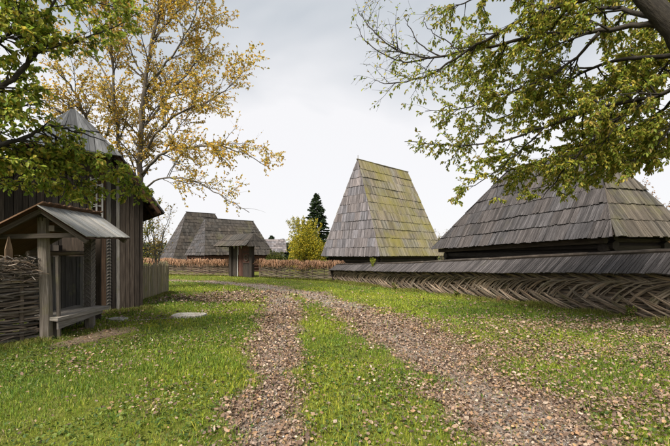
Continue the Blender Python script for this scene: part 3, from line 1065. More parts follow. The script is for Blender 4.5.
# ------------------------------------------------------------------ picket fence beyond the barn
def picket_fence():
    a, b = V((-6.95, 13.4, 0)), V((-7.66, 17.1, 0))
    root = thing('picket_fence', 'short mossy picket fence running back from the dark barn', 'fence', (-7.3, 15.2, G(-7.3, 15.2)))
    L = (b - a).length; d = (b - a).normalized(); n = V((d.y, -d.x, 0))
    s = 0
    while s < L:
        w = jit(.07, .10)
        q = a + d * (s + w / 2); z = G(q.x, q.y); h = jit(1.08, 1.26) + .14 * s / L
        m = MB(); t = tone(.75, 1.2)
        m.beam((q.x, q.y, z - .05), (q.x + jit(.02), q.y + jit(.02), z + h), w, .025, up=n, tone=t)
        m.beam((q.x, q.y, z + h - .005), (q.x, q.y, z + h + .09), w * .98, .024, up=n, tone=t, w1=.012)
        m.build('pale', M['wood_tan'], root)
        s += w + .018
    for h in (.3, .9):
        p, q = a - n * .04, b - n * .04
        MB().beam((p.x, p.y, G(p.x, p.y) + h), (q.x, q.y, G(q.x, q.y) + h), .04, .08, tone=(.7, .7, .7)).build('rail', M['wood_tan'], root)
    for t in (.03, .5, .97):
        q = a + d * L * t - n * .11
        MB().beam((q.x, q.y, G(q.x, q.y) - .1), (q.x, q.y, G(q.x, q.y) + 1.2), .1, .1, up=n, tone=(.7, .7, .7)).build('post', M['wood_tan'], root)


picket_fence()

# ------------------------------------------------------------------ rough wattle in the left corner
def rough_wattle():
    a, b = V((-5.30, 6.62, 0)), V((-7.1, 3.7, 0))
    root = thing('wattle_fence', 'ragged near wattle fence of loose sticks against the mossy post', 'fence', (-5.9, 5.7, G(-5.9, 5.7)))
    L = (b - a).length; d = (b - a).normalized(); n = V((-d.y, d.x, 0))
    if n.x < 0:
        n = -n

    def q(s, o, h):
        p = a + d * s + n * o
        return V((p.x, p.y, G(p.x, p.y) + h))
    for i in range(7):
        s = .22 + i * .52
        MB().tube([q(s, 0, -.1), q(s, 0, .9), q(s + jit(.03), 0, 1.35)], [.035, .032, .026], 6, tone(.7, 1.1)).build('stake', M['rod_near'], root)
    st = MB(); s = .36
    st.beam(q(s, -.12, -.1), q(s, -.12, 1.62), .10, .04, up=n, tone=(.95, .8, .65)); st.beam(q(s, -.12, 1.615), q(s, -.12, 1.84), .10, .04, up=n, tone=(.95, .8, .65), w1=.012)
    st.build('pointed_stake', M['rod_near'], root)
    for r in range(44):
        h = .02 + r * .029
        for s0 in (-.05, 1.3):
            s1 = s0 + jit(1.3, 1.9)
            ph = random.choice([0, math.pi])
            tilt = jit(.10)
            if s1 < .3:
                continue
            pts = []
            for i in range(7):
                s = s0 + jit(.0, .05) * (i == 0) + (s1 - s0) * i / 6
                pts.append(q(s, .05 * math.sin(s * 6.04 + ph) + jit(.012), h + tilt * (i / 6 - .5) + jit(.012)))
            rr = jit(.010, .021)
            MB().tube(pts, [rr * (1.1 - .5 * i / 6) for i in range(7)], 5, tone(.6, 1.5, .08)).build('stick', M['rod_near'], root)
    for k in range(34):                      # loose sticks sticking out of the face
        s = jit(.02, 1.6); h = jit(.1, 1.25)
        ln = jit(.3, .8); t = jit(-.35, .35)
        pts = [q(s + ln * i / 4, .06 + .03 * i / 4 + jit(.012), h + t * ln * i / 4 + jit(.015)) for i in range(5)]
        MB().tube(pts, [.013, .012, .011, .009, .005], 5, tone(.6, 1.4, .08)).build('stick', M['rod_near'], root)
    back = MB()
    for r in range(46):
        h = .0 + r * .028
        pts = [q(s, -.07 + jit(.012), h + jit(.02)) for s in np.linspace(.02, 3.3, 9)]
        back.tube(pts, jit(.014, .02), 4, tone(.3, .7))
    back.build('inner_sticks', M['rod_near'], root, kind='stuff')
    top = MB()
    for k in range(900):
        s = jit(-.02, 2.6); o = jit(.16); h = 1.15 + jit(.0, .38) - abs(o) * .5
        a0 = jit(0, 6.28); ln = jit(.1, .3)
        e = d * math.cos(a0) + n * math.sin(a0)
        c = q(s, o, h)
        top.tube([c - e * ln * .5 + V((0, 0, jit(-.05, .02))), c + V((0, 0, jit(.03))), c + e * ln * .5 + V((0, 0, jit(-.06, .04)))], [.006, .008, .004], 3, tone(.4, 1.2, .12), cap=False)
    top.build('brush_capping', M['rod_near'], root, kind='stuff')


rough_wattle()

# ------------------------------------------------------------------ stone slabs
def slab(label, x, y, w, d, rz, h=.05):
    m = MB(); n = 9
    z = G(x, y) + .02
    top, bot = [], []
    for i in range(n):
        a = 2 * math.pi * i / n + .3
        sx = math.copysign(abs(math.cos(a)) ** .6, math.cos(a)) * w / 2 * jit(.92, 1.05); sy = math.copysign(abs(math.sin(a)) ** .6, math.sin(a)) * d / 2 * jit(.92, 1.05)
        px, py = x + sx * math.cos(rz) - sy * math.sin(rz), y + sx * math.sin(rz) + sy * math.cos(rz)
        top.append(V((px, py, z + h + jit(.006)))); bot.append(V((px + (px - x) * .04, py + (py - y) * .04, z - .06)))
    m.poly(top)
    for i in range(n):
        m.poly([bot[i], bot[(i + 1) % n], top[(i + 1) % n], top[i]])
    o = m.build('stone_slab', M['stone'])
    tag(o, label, 'stone slab', 'slabs in the turf')


slab('large flat pale stone slab lying in the grass in front of the barn', -3.62, 9.2, .82, .62, .1)
slab('smaller stone slab half sunk in turf beside the bench post', -5.12, 8.75, .5, .3, -.3, .03)

# ------------------------------------------------------------------ trees
def catmull(pts, per=5):
    pts = [V(p) for p in pts]
    ext = [pts[0] * 2 - pts[1]] + pts + [pts[-1] * 2 - pts[-2]]
    out = []
    for i in range(1, len(ext) - 2):
        a, b, c, d = ext[i - 1:i + 3]
        for k in range(per):
            t = k / per
            out.append(.5 * (2 * b + (c - a) * t + (2 * a - 5 * b + 4 * c - d) * t * t + (3 * b - a - 3 * c + d) * t ** 3))
    out.append(pts[-1])
    return out


class Leaves:
    def __init__(self):
        self.p, self.a, self.n, self.l, self.w, self.c = [], [], [], [], [], []

    def add(self, p, a, n, ln, wd, col):
        self.p.append(tuple(p)); self.a.append(tuple(a)); self.n.append(tuple(n)); self.l.append(ln); self.w.append(wd); self.c.append(col)

    def build(self, name, mat, parent, kind=None):
        o0 = np.array(parent_origin(parent))
        me = leaf_mesh(name, np.array(self.p) - o0, np.array(self.a), np.array(self.n), np.array(self.l), np.array(self.w), np.array(self.c))
        return link(name, me, mat, parent, kind)


def unit(a):
    return a / np.maximum(np.linalg.norm(a, axis=1), 1e-9)[:, None]


def leaf_mesh(name, p, a, n, ln, wd, col, fold=.18, curl=.12):
    a = unit(a); b = unit(np.cross(a, n)); n = np.cross(b, a)
    L, W = ln[:, None], wd[:, None]
    v = np.stack([p, p + a * L * .38 + b * W * .5 + n * L * fold, p + a * L * .75 + b * W * .36 + n * L * (fold - .04), p + a * L - n * L * curl,
                  p + a * L * .75 - b * W * .36 + n * L * (fold - .04), p + a * L * .38 - b * W * .5 + n * L * fold], 1)
    N = len(p); k = np.arange(N)[:, None] * 6
    q = np.concatenate([k + np.array([[0, 1, 2, 3]]), k + np.array([[0, 3, 4, 5]])])
    return np_mesh(name, v.reshape(-1, 3), quads=q, col=np.repeat(col, 6, 0))


def rand_dir():
    z = jit(1); t = jit(0, 6.2832); r = math.sqrt(1 - z * z)
    return V((r * math.cos(t), r * math.sin(t), z))


def pick(pal):
    c = random.choice(pal); t = jit(.75, 1.25)
    return (c[0] * t * jit(.92, 1.08), c[1] * t, c[2] * t * jit(.85, 1.1))


class Tree:
    def __init__(self, name, label, base, bark, leaf, pal, leaf_len=.07, leaf_w=.5, spacing=.03, droop=.35, group=None, cat='tree', keep=None):
        self.root = thing(name, label, cat, base, group)
        self.w, self.lv = MB(), Leaves()
        self.bark, self.leaf, self.pal = bark, leaf, pal
        self.ll, self.lw, self.sp, self.droop, self.keep = leaf_len, leaf_w, spacing, droop, keep

    def limb(self, pts, r0, r1, sides=6, wander=.02):
        c = catmull(pts, 5)
        c = [c[0]] + [p + rand_dir() * wander for p in c[1:]]
        n = len(c)
        rad = [r0 + (r1 - r0) * (i / (n - 1)) ** .8 for i in range(n)]
        self.w.tube(c, rad, sides, tone(.85, 1.15))
        return c, rad

    def sprout(self, path, count, length, levels, angle=(35, 75), t0=.15, up=.1, density=1.0, flat=.0, leafy=(0, 1)):
        c, rad = path
        n = len(c)
        for _ in range(count):
            t = t0 + (1 - t0) * random.random()
            x = t * (n - 1); i = min(int(x), n - 2)
            p = c[i].lerp(c[i + 1], x - i); r = rad[i]
            tg = (c[i + 1] - c[i]).normalized()
            ax = tg.cross(rand_dir()).normalized()
            an = R(jit(*angle))
            d = (tg * math.cos(an) + ax * math.sin(an))
            d.z = d.z * (1 - flat) + up
            d.normalize()
            L = jit(*length) * (1.15 - .5 * t)
            rr = min(r * .55, .012 * L / .5 + .003)
            k = 5
            pts = [p]
            for j in range(k):
                d = (d + rand_dir() * .16 + V((0, 0, -.05 * self.droop))).normalized()
                pts.append(pts[-1] + d * (L / k))
            rads = [max(rr * (1 - .8 * j / k), .0022) for j in range(k + 1)]
            if self.keep and not self.keep(pts[-1]):
                continue
            self.w.tube(pts, rads, 4 if levels > 1 else 3, tone(.85, 1.15), cap=False)
            if levels > 1:
                self.sprout((pts, rads), max(2, int(L / .11)), (L * .25, L * .6), levels - 1, (30, 65), .12, up * .5, density, flat, leafy)
            dens = density(pts[-1]) if callable(density) else density
            if dens > 0 and (levels <= 1 or random.random() < .5):
                m = max(1, int(L / self.sp * dens + random.random()))
                for _j in range(m):
                    x = (.2 + .8 * random.random()) * k; j = min(int(x), k - 1)
                    q = pts[j].lerp(pts[j + 1], x - j)
                    a = ((pts[j + 1] - pts[j]).normalized() * .6 + rand_dir() * .8 + V((0, 0, -self.droop))).normalized()
                    nrm = (V((0, 0, 1)) + rand_dir() * .75)
                    ln = self.ll * jit(.5, 1.35)
                    if self.keep and not self.keep(q):
                        continue
                    self.lv.add(q, a, nrm, ln, ln * self.lw * jit(.8, 1.2), pick(self.pal))

    def done(self, kind=None):
        self.w.build('trunk', self.bark, self.root, smooth=True)
        if self.lv.p:
            self.lv.build('crown', self.leaf, self.root)
        return self.root


def proj(p):
    return 335 + FPX * p.x / max(p.y, .1), 254 - FPX * (p.z - EYE) / max(p.y, .1)


# --- tree that overhangs from the right
RP = [(.26, .30, .042), (.19, .24, .033), (.34, .35, .052), (.14, .18, .027), (.42, .38, .07), (.30, .23, .06), (.23, .28, .038), (.46, .40, .07)]
bx, by = 7.0, 4.4
tr = Tree('ash_tree', 'big leafy tree leaning in from outside the frame over the dark-shingled house', (bx, by, G(bx, by)), M['bark'], M['leaf'], RP, .068, .42, .0115, .45)
trunk = tr.limb([(bx, by, G(bx, by) - .2), (bx - .05, by + .1, 1.6), (6.3, 4.7, 3.2), P(706, 66, 5.2), P(668, 22, 5.3), P(628, -22, 5.5), P(575, -85, 5.9), P(510, -150, 6.4)], .25, .08, 9, .012)
tr.limb([(6.3, 4.7, 3.2), (7.3, 4.9, 4.6), (8.6, 5.2, 6.4)], .2, .06, 7)


def rdens(p):
    x, y = proj(p)
    if x < 390:
        return .05
    if x < 430:
        return .35 if y > 60 else .08
    if x < 480:
        return .6
    return 1.0


l1 = tr.limb([P(676, 28, 5.28), P(640, 24, 5.5), P(600, 31, 5.8), P(540, 37, 6.4), P(480, 48, 7.0), P(430, 57, 7.5), P(398, 50, 7.8), P(372, 30, 8.0), P(358, 10, 8.1)], .05, .007)
l1b = tr.limb([P(430, 57, 7.5), P(405, 62, 7.7), P(385, 55, 7.9), P(366, 42, 8.0), P(357, 24, 8.1)], .022, .006)
l1c = tr.limb([P(440, 56, 7.4), P(420, 44, 7.6), P(408, 25, 7.7), P(404, 14, 7.7)], .016, .005)
l1d = tr.limb([P(460, 51, 7.2), P(444, 40, 7.3), P(428, 28, 7.4), P(423, 20, 7.4)], .014, .005)
l3 = tr.limb([P(632, -18, 5.48), P(572, 2, 5.9), P(525, 18, 6.3), P(475, 46, 6.8), P(430, 74, 7.2), P(392, 84, 7.4), P(375, 80, 7.5)], .05, .006)
l2 = tr.limb([P(692, 72, 5.2), P(660, 96, 5.6), P(602, 106, 6.1), P(545, 126, 6.6), P(492, 143, 7.1), P(440, 145, 7.5), P(405, 141, 7.7)], .042, .006)
l4 = tr.limb([P(640, 99, 5.8), P(606, 128, 6.2), P(576, 156, 6.5), P(552, 186, 6.8), P(540, 200, 6.9)], .035, .006)
l5 = tr.limb([P(690, 75, 5.2), P(672, 125, 5.6), P(650, 150, 5.8), P(620, 168, 6.0)], .02, .005)
l6 = tr.limb([P(600, 32, 5.8), P(560, 70, 6.4), P(510, 92, 7.0), P(462, 108, 7.5), P(425, 112, 7.9)], .03, .006)
l7 = tr.limb([P(684, 38, 5.28), P(668, 62, 6.4), P(640, 90, 7.4), P(600, 70, 8.2)], .026, .008)
l8 = tr.limb([P(545, 126, 6.6), P(510, 160, 6.9), P(480, 182, 7.1), P(462, 190, 7.2)], .02, .005)
l9 = tr.limb([P(575, -65, 5.8), P(520, -25, 6.5), P(470, 0, 7.0), P(440, 14, 7.3)], .035, .006)
l11 = tr.limb([P(696, 54, 5.25), P(612, 62, 6.6), P(560, 84, 7.6), P(515, 112, 8.4), P(470, 128, 9.0)], .04, .007)
l12 = tr.limb([P(685, 90, 5.3), P(650, 118, 6.4), P(600, 140, 7.4), P(550, 158, 8.2), P(505, 172, 8.8)], .028, .006)
l13 = tr.limb([P(664, 18, 5.32), P(595, 8, 6.6), P(540, 28, 7.6), P(495, 62, 8.4), P(455, 84, 8.8)], .04, .007)
l14 = tr.limb([P(690, 85, 5.2), P(680, 130, 6.6), P(640, 138, 7.6), P(600, 165, 8.2), P(575, 188, 8.4)], .024, .006)
l10 = tr.limb([P(660, 13, 5.34), P(648, -18, 6.4), P(600, -30, 7.6), P(540, -20, 8.4)], .03, .008)


def rkeep(p):
    x, y = proj(p)
    if p.y < 2.5:
        return False
    lim = 205 - max(0, x - 560) * .33 if x > 540 else 205 + (540 - x) * .05
    if x < 350 or y > lim:
        return False
    if 560 < x < 600 and 44 < y < 78:
        return random.random() < .3
    return True


tr.keep = rkeep
for path, n, ln in ((l1, 30, (.4, 1.2)), (l3, 28, (.4, 1.1)), (l2, 34, (.4, 1.15)), (l4, 22, (.4, 1.0)), (l5, 18, (.4, .9)), (l6, 28, (.4, 1.1)),
                    (l7, 24, (.4, 1.2)), (l8, 14, (.35, .8)), (l9, 22, (.4, 1.1)), (l10, 26, (.5, 1.3)),
                    (l11, 34, (.5, 1.3)), (l12, 36, (.5, 1.3)), (l13, 34, (.5, 1.3)), (l14, 26, (.5, 1.2))):
    tr.sprout(path, n, ln, 2, (30, 75), .12, -.02, rdens, .25)
l15 = tr.limb([P(700, 40, 5.3), P(680, 70, 6.2), P(650, 62, 7.0), P(625, 45, 7.6)], .024, .006)
l16 = tr.limb([P(705, 110, 5.3), P(690, 135, 6.0), P(668, 150, 6.6), P(640, 160, 7.0)], .02, .005)
for path, n, ln in ((l15, 26, (.4, 1.1)), (l16, 24, (.4, 1.0)), (l5, 14, (.4, 1.0)), (l7, 14, (.4, 1.0))):
    tr.sprout(path, n, ln, 2, (30, 75), .05, -.02, rdens, .25)
tr.sprout(l1b, 8, (.2, .5), 1, (30, 60), .3, .15, .05)
tr.sprout(l1, 12, (.25, .6), 1, (30, 60), .6, .3, .05)
tr.sprout(l1c, 4, (.15, .3), 1, (30, 60), .3, .1, .0)
tr.done()

# --- tree that overhangs from the left
LP = [(.17, .24, .03), (.24, .30, .04), (.31, .35, .05), (.12, .17, .025), (.37, .37, .065), (.37, .30, .05)]
bx, by = -6.6, 3.2
tl = Tree('elm_tree', 'green tree reaching in from outside the frame over the barn roof', (bx, by, G(bx, by)), M['bark'], M['leaf'], LP, .072, .6, .0165, .4)
tl.limb([(bx, by, G(bx, by) - .2), (-6.5, 3.4, 1.5), P(-90, 150, 4.6), P(-60, 60, 4.7), P(-40, -30, 4.8), P(-10, -120, 5)], .22, .09, 8, .01)
m1 = tl.limb([P(-80, 130, 4.6), P(-20, 96, 5.0), P(14, 80, 5.2), P(33, 52, 5.3), P(44, 28, 5.4), P(58, -10, 5.5), P(70, -50, 5.6)], .05, .01)
m2 = tl.limb([P(-62, 70, 4.7), P(-10, 45, 5.0), P(14, 28, 5.1), P(33, -8, 5.2)], .045, .01)
m3 = tl.limb([P(14, 78, 5.2), P(45, 48, 5.5), P(80, 40, 5.8), P(112, 28, 6.1), P(145, 8, 6.3)], .026, .005)
m4 = tl.limb([P(-90, 185, 4.6), P(-20, 155, 5.0), P(25, 137, 5.4), P(50, 126, 5.6), P(78, 133, 5.9), P(108, 141, 6.2)], .045, .006)
m5 = tl.limb([P(45, 128, 5.6), P(72, 148, 5.9), P(100, 162, 6.2), P(128, 178, 6.5), P(150, 190, 6.7)], .02, .004)
m6 = tl.limb([P(5, 146, 5.3), P(40, 158, 5.7), P(72, 176, 6.0), P(90, 192, 6.2)], .02, .004)
m7 = tl.limb([P(-70, 110, 4.7), P(-20, 120, 5.2), P(20, 108, 5.8), P(55, 98, 6.2)], .03, .006)
m8 = tl.limb([P(-90, 200, 4.6), P(-30, 190, 5.2), P(10, 182, 5.8), P(40, 178, 6.2)], .03, .006)
m9 = tl.limb([P(-40, -10, 4.8), P(20, -15, 5.4), P(75, -2, 6.0), P(120, 8, 6.5)], .035, .006)


def lkeep(p):
    x, y = proj(p)
    if p.y < 2.6 or y > 206:
        return False
    if x > 168 or (y > 195 and x < 60):
        return False
    if 60 < y < 118 and x > 62 + 8 * math.sin(y):
        return random.random() < .12
    if 95 < y < 150 and 28 < x < 110:
        return random.random() < .6
    if y < 60 and x > 150 - y * .2:
        return False
    if 118 < y < 160 and x > 112:
        return False
    if y > 160 and x > 122 + (y - 160) * 1.0:
        return False
    return True


tl.keep = lkeep
for path, n, ln in ((m1, 30, (.35, .95)), (m2, 24, (.35, .9)), (m3, 24, (.3, .8)), (m4, 38, (.3, .85)), (m5, 56, (.25, .75)), (m6, 34, (.25, .65)), (m7, 26, (.35, .9)), (m8, 20, (.3, .8)), (m9, 24, (.35, .9))):
    tl.sprout(path, n, ln, 2, (30, 75), .1, -.02, .9, .25)
tl.done()

# --- tall yellow tree behind the barn
YP = [(.56, .35, .045), (.50, .29, .04), (.42, .29, .045), (.62, .44, .08), (.46, .37, .09), (.33, .29, .07), (.58, .42, .12)]
bx, by = -9.6, 18.2
ty = Tree('maple_tree', 'tall autumn tree with thin yellow leaves standing behind the plank barn', (bx, by, G(bx, by)), M['bark_grey'], M['leaf_thin'], YP, .105, .64, .042, .25)
D = 18.2
y0 = ty.limb([(bx, by, G(bx, by) - .2), P(139, 220, D), P(140, 165, D), P(141, 120, D), P(146, 80, D), P(152, 40, D), P(163, -5, D + .3), P(170, -60, D + .5)], .19, .04, 8, .04)
ys = [y0]
for pts, r in (
        ([P(139, 210, D), P(122, 165, D - .3), P(115, 110, D - .5), P(112, 60, D - .8), P(108, 0, D - 1), P(104, -50, D - 1)], .13),
        ([P(139, 215, D), P(112, 170, D - .8), P(92, 130, D - 1.2), P(76, 95, D - 1.5), P(60, 68, D - 1.8), P(40, 20, D - 2)], .12),
        ([P(140, 160, D), P(155, 135, D - .6), P(182, 112, D - 1.0), P(212, 100, D - 1.3), P(245, 70, D - 1.6)], .08),
        ([P(141, 175, D), P(165, 152, D - 1), P(200, 146, D - 1.6), P(235, 150, D - 2), P(268, 168, D - 2.3)], .08),
        ([P(141, 130, D), P(168, 95, D + .8), P(198, 60, D + 1.2), P(222, 20, D + 1.6)], .07),
        ([P(144, 90, D), P(172, 55, D - .5), P(192, 20, D - .8), P(205, -20, D - 1)], .06),
        ([P(146, 80, D), P(130, 50, D + .6), P(122, 15, D + 1), P(118, -30, D + 1)], .05),
        ([P(152, 40, D), P(178, 10, D + .5), P(200, -30, D + .7)], .05),
        ([P(141, 190, D), P(165, 178, D - 1.4), P(195, 182, D - 2.2), P(225, 198, D - 2.8), P(250, 212, D - 3.2)], .05),
        ([P(114, 90, D - .6), P(96, 55, D), P(88, 20, D + .3), P(84, -20, D + .5)], .05),
        ([P(140, 150, D), P(120, 120, D + 1.2), P(95, 95, D + 1.8), P(70, 110, D + 2.2)], .05)):
    ys.append(ty.limb(pts, r, .012, 6, .05))


def ykeep(p):
    x, y = proj(p)
    edge = 262 + 14 * math.sin(y * .13) - max(0, 50 - y) * .35
    if x > edge + 16:
        return False
    if x > 165 and y > 188 and not (y < 222 and x > 160):
        return False
    if 205 < x and 118 < y < 140:
        return random.random() < .3
    if x > 240 and y > 185:
        return random.random() < .35
    return True


ty.keep = ykeep
for i, path in enumerate(ys):
    ty.sprout(path, (40, 26, 24, 26, 26, 24, 20, 16, 18, 15, 16, 16)[i], (1.0, 2.6), 2, (25, 60), .22, .22, .62 if i not in (9,) else .42)
ty.done()

# --- saplings, bushes and far trees
def sapling(label, x, y, h, n, spread, pal, dens, ll=.12, name='sapling_tree', bark='bark_grey', r=.05, seed=None):
    z = G(x, y)
    t = Tree(name, label, (x, y, z), M[bark], M['leaf_thin'], pal, ll, .6, .16, .2)
    for i in range(n):
        a = 6.283 * i / n + jit(.5); s = spread * jit(.4, 1)
        pt = [(x, y, z - .1), (x + .15 * s * math.cos(a), y + .15 * s * math.sin(a), z + h * .3), (x + .5 * s * math.cos(a), y + .5 * s * math.sin(a), z + h * .65),
              (x + s * math.cos(a), y + s * math.sin(a), z + h * jit(.85, 1.05))]
        pa = t.limb(pt, r * jit(.6, 1.1), .008, 5, .04)
        t.sprout(pa, int(8 * h / 3), (h * .14, h * .3), 2, (20, 50), .3, .35, dens)
    return t.done()


BUSH_Y = [(.36, .31, .025), (.29, .28, .03), (.21, .23, .03), (.44, .36, .04), (.13, .155, .025), (.10, .12, .02)]
sapling('bare multi-stemmed sapling at the end of the picket fence', -9.9, 20.6, 4.6, 7, 1.5, YP, .10, .10, r=.045)
sapling('second thin sapling with a few yellow leaves behind the picket fence', -10.3, 19.2, 4.2, 6, 1.4, BUSH_Y, 1.0, .11)
sapling('brownish leafless tree showing past the end of the dark-shingled roof', 30.0, 34.0, 7.6, 9, 4.0, [(.26, .16, .09), (.34, .2, .11)], .8, .16, 'distant_tree', r=.08)
sapling('thin pale tree in the gap between the two big roofs', 11.5, 39.5, 4.4, 6, 1.2, [(.34, .27, .13), (.27, .23, .10)], .5, .14, 'distant_tree')


def bush(name, label, x, y, w, h, pal, n, ll, shoots=8, low=.1):
    z = G(x, y)
    root = thing(name, label, 'bush', (x, y, z))
    st, lv = MB(), Leaves()
    lobes = [(jit(.55) * w, jit(.45) * w, h * jit(.3, .75), jit(.22, .4) * w, jit(.16, .3) * h) for _ in range(13)]
    lobes += [(0, 0, h * .45, w * .42, h * .4), (0, 0, h * .75, w * .2, h * .24)]
    for lx, ly, lz, lr, lh in lobes:
        st.tube(catmull([(x + lx * .1, y + ly * .1, z - .05), (x + lx * .5, y + ly * .5, z + lz * .6), (x + lx, y + ly, z + lz)], 3), [.035, .03, .025, .02, .016, .012, .008][:7], 4, cap=False)
    for _ in range(shoots):
        a = jit(0, 6.28); s = jit(.1, .45) * w; hh = h * jit(.95, 1.18)
        pts = catmull([(x + s * .3 * math.cos(a), y + s * .3 * math.sin(a), z + h * .3), (x + s * math.cos(a), y + s * math.sin(a), z + hh * .8), (x + s * 1.25 * math.cos(a), y + s * 1.25 * math.sin(a), z + hh)], 4)
        st.tube(pts, .012, 3, cap=False)
        for p in pts[3:]:
            for _k in range(9):
                lv.add(p + rand_dir() * .1, rand_dir(), rand_dir(), ll * jit(.7, 1.2), ll * .5, pick(pal))
    tot = sum(l[3] ** 2 * l[4] for l in lobes)
    for lx, ly, lz, lr, lh in lobes:
        for _ in range(int(n * lr * lr * lh / tot)):
            d = rand_dir(); r = (.35 + .65 * random.random() ** .5) * (1 + .25 * math.sin(d.x * 9 + lx * 7) * math.sin(d.z * 8 + ly * 5))
            p = V((x + lx + d.x * lr * r, y + ly + d.y * lr * r, z + lz + d.z * lh * r))
            if p.z < z + low:
                continue
            lv.add(p, (d + rand_dir()).normalized() + V((0, 0, -.2)), V((0, 0, 1)) + rand_dir() * .8, ll * jit(.65, 1.3), ll * jit(.4, .65), pick(pal))
    st.build('stems', M['bark_grey'], root)
    lv.build('foliage', M['leaf_thin'], root)


bush('shrub', 'bright yellow-green bush behind the brush-topped fence', -3.0, 36.2, 3.2, 4.9, [(.48, .40, .03), (.38, .34, .03), (.27, .27, .03), (.55, .44, .05), (.16, .18, .028)], 9500, .15, 40)
bush('shrub', 'dark green round bush left of the yellow bush', -6.1, 38.5, 1.5, 2.4, [(.06, .085, .018), (.09, .11, .02), (.12, .12, .03)], 3500, .16, 3)
bush('shrub', 'green bush behind the near bench shelter, under the branches', -10.2, 9.8, 1.8, 3.2, [(.05, .08, .018), (.09, .11, .02), (.22, .2, .03)], 9000, .085, 6)
bush('shrub', 'yellowing bush behind the ragged wattle', -11.5, 13.5, 2.2, 4.6, [(.26, .23, .04), (.2, .2, .04), (.12, .14, .03)], 8000, .11, 6)
bush('shrub', 'yellow low bush behind the picket fence', -9.6, 16.6, 1.1, 2.4, BUSH_Y, 3500, .11, 5)


def spruce(label, x, y, h, w, pal):
    z = G(x, y)
    root = thing('spruce_tree', label, 'tree', (x, y, z))
    MB().tube([(x, y, z - .2), (x, y, z + h * .5), (x, y, z + h)], [.2, .12, .02], 6).build('trunk', M['bark'], root)
    lv = Leaves(); br = MB()
    k = int(h * 9)
    for i in range(k):
        t = (i + random.random()) / k
        zz = z + h * (.06 + .94 * t); L = w * (1 - t) ** .85 * jit(.7, 1.15) + .1
        for _ in range(3):
            a = jit(0, 6.283); d = V((math.cos(a), math.sin(a), -.25 + .5 * t))
            br.tube([V((x, y, zz)), V((x, y, zz)) + d * L], [.03, .006], 3, cap=False)
            for j in range(int(L / .018)):
                s = L * (.15 + .85 * random.random())
                p = V((x, y, zz)) + d * s + V((jit(.12), jit(.12), jit(.06)))
                lv.add(p, d + rand_dir() * .7 + V((0, 0, -.3)), V((0, 0, 1)) + rand_dir() * .5, jit(.2, .36), .1, pick(pal))
    br.build('branches', M['bark'], root)
    lv.build('crown', M['needle'], root)


SP = [(.035, .06, .024), (.05, .08, .03), (.025, .045, .02)]
spruce('dark pointed spruce standing above the yellow bush', -3.1, 62.0, 12.4, 3.7, SP)
spruce('far small spruce top left of the yellow bush', -13.6, 80.0, 6.2, 2.4, SP)
spruce('far stubby spruce between gate and yellow bush', -11.0, 78.0, 5.4, 2.4, SP)


def far_wood():
    """distant tree line far behind the village"""
    n = 26000
    th = rng.uniform(-1.25, 1.25, n); r = rng.uniform(150, 175, n)
    x, y = r * np.sin(th), r * np.cos(th)
    hh = 4.5 + 3.5 * vnoise(th * 14, th * 0, 1) + 2 * vnoise(th * 60, th * 0, 1)
    z = gz(x, y) + hh * rng.random(n) ** .7
    p = np.stack([x, y, z], 1)
    c = np.array([(.05, .065, .03), (.08, .075, .035), (.13, .10, .05), (.035, .05, .025)])[rng.integers(0, 4, n)] * rng.uniform(.7, 1.3, (n, 1))
    me = leaf_mesh('far_wood', p, rng.normal(size=(n, 3)), rng.normal(size=(n, 3)), rng.uniform(.8, 1.6, n), rng.uniform(.6, 1.1, n), c)
    tag(link('far_wood', me, M['needle']), 'far low line of woodland beyond the village', 'wood', kind='stuff')


far_wood()

# ------------------------------------------------------------------ grass, weeds, leaf litter, pebbles
def wedge(n, dens, d0, d1, margin=2.8):
    """points in the ground area seen, thinned by dens(d)"""
    d = rng.uniform(0, 1, n * 3)
    dd = d0 * (d1 / d0) ** d                          # log-uniform: density ~ 1/d^2
    keep = rng.random(len(dd)) < dens(dd)
    dd = dd[keep][:n]
    x = rng.uniform(-1, 1, len(dd)) * (.95 * dd + margin)
    return x, dd


def blades(name, x, y, h, w, lean, col, bend=.35):
    n = len(x)
    z = gz(x, y) - .004
    a = rng.uniform(0, 2 * np.pi, n); b = rng.uniform(0, 2 * np.pi, n)
    sx, sy = np.cos(a) * w / 2, np.sin(a) * w / 2
    lx, ly = np.cos(b) * lean * h, np.sin(b) * lean * h
    p = np.stack([x, y, z], 1)
    s = np.stack([sx, sy, 0 * sx], 1)
    mid = p + np.stack([lx * .35, ly * .35, h * .6], 1)
    tip = p + np.stack([lx, ly, h * (1 - bend * lean)], 1)
    v = np.stack([p - s, p + s, mid + s * .8, mid - s * .8, tip], 1).reshape(-1, 3)
    k = np.arange(n)[:, None] * 5
    return np_mesh(name, v, tris=k + np.array([[3, 2, 4]]), quads=k + np.array([[0, 1, 2, 3]]), col=np.repeat(col, 5, 0))


def inside_buildings(x, y):
    b = (x < -5.62) & (y > 6.6) & (y < 8.6) & (x > -6.5)
    s = (x + 6.3) * .8 + (y - 9.77) * .6; o = -(x + 6.3) * .6 + (y - 9.77) * .8
    b |= (s < 1.1) & (s > -2.05) & (o > .02) & (o < 4.2)
    # behind the wall
    t = (x - WA.x) * WN.x + (y - WA.y) * WN.y
    b |= (t < .02) & (t > -.4)
    return b


def soil(x, y):
    return np.clip(1.15 * np.exp(-(((x + 4.42) / .62) ** 2 + ((y - 7.0) / 1.0) ** 2) ** 2) - .35 * vnoise(x, y, 5), 0, 1)


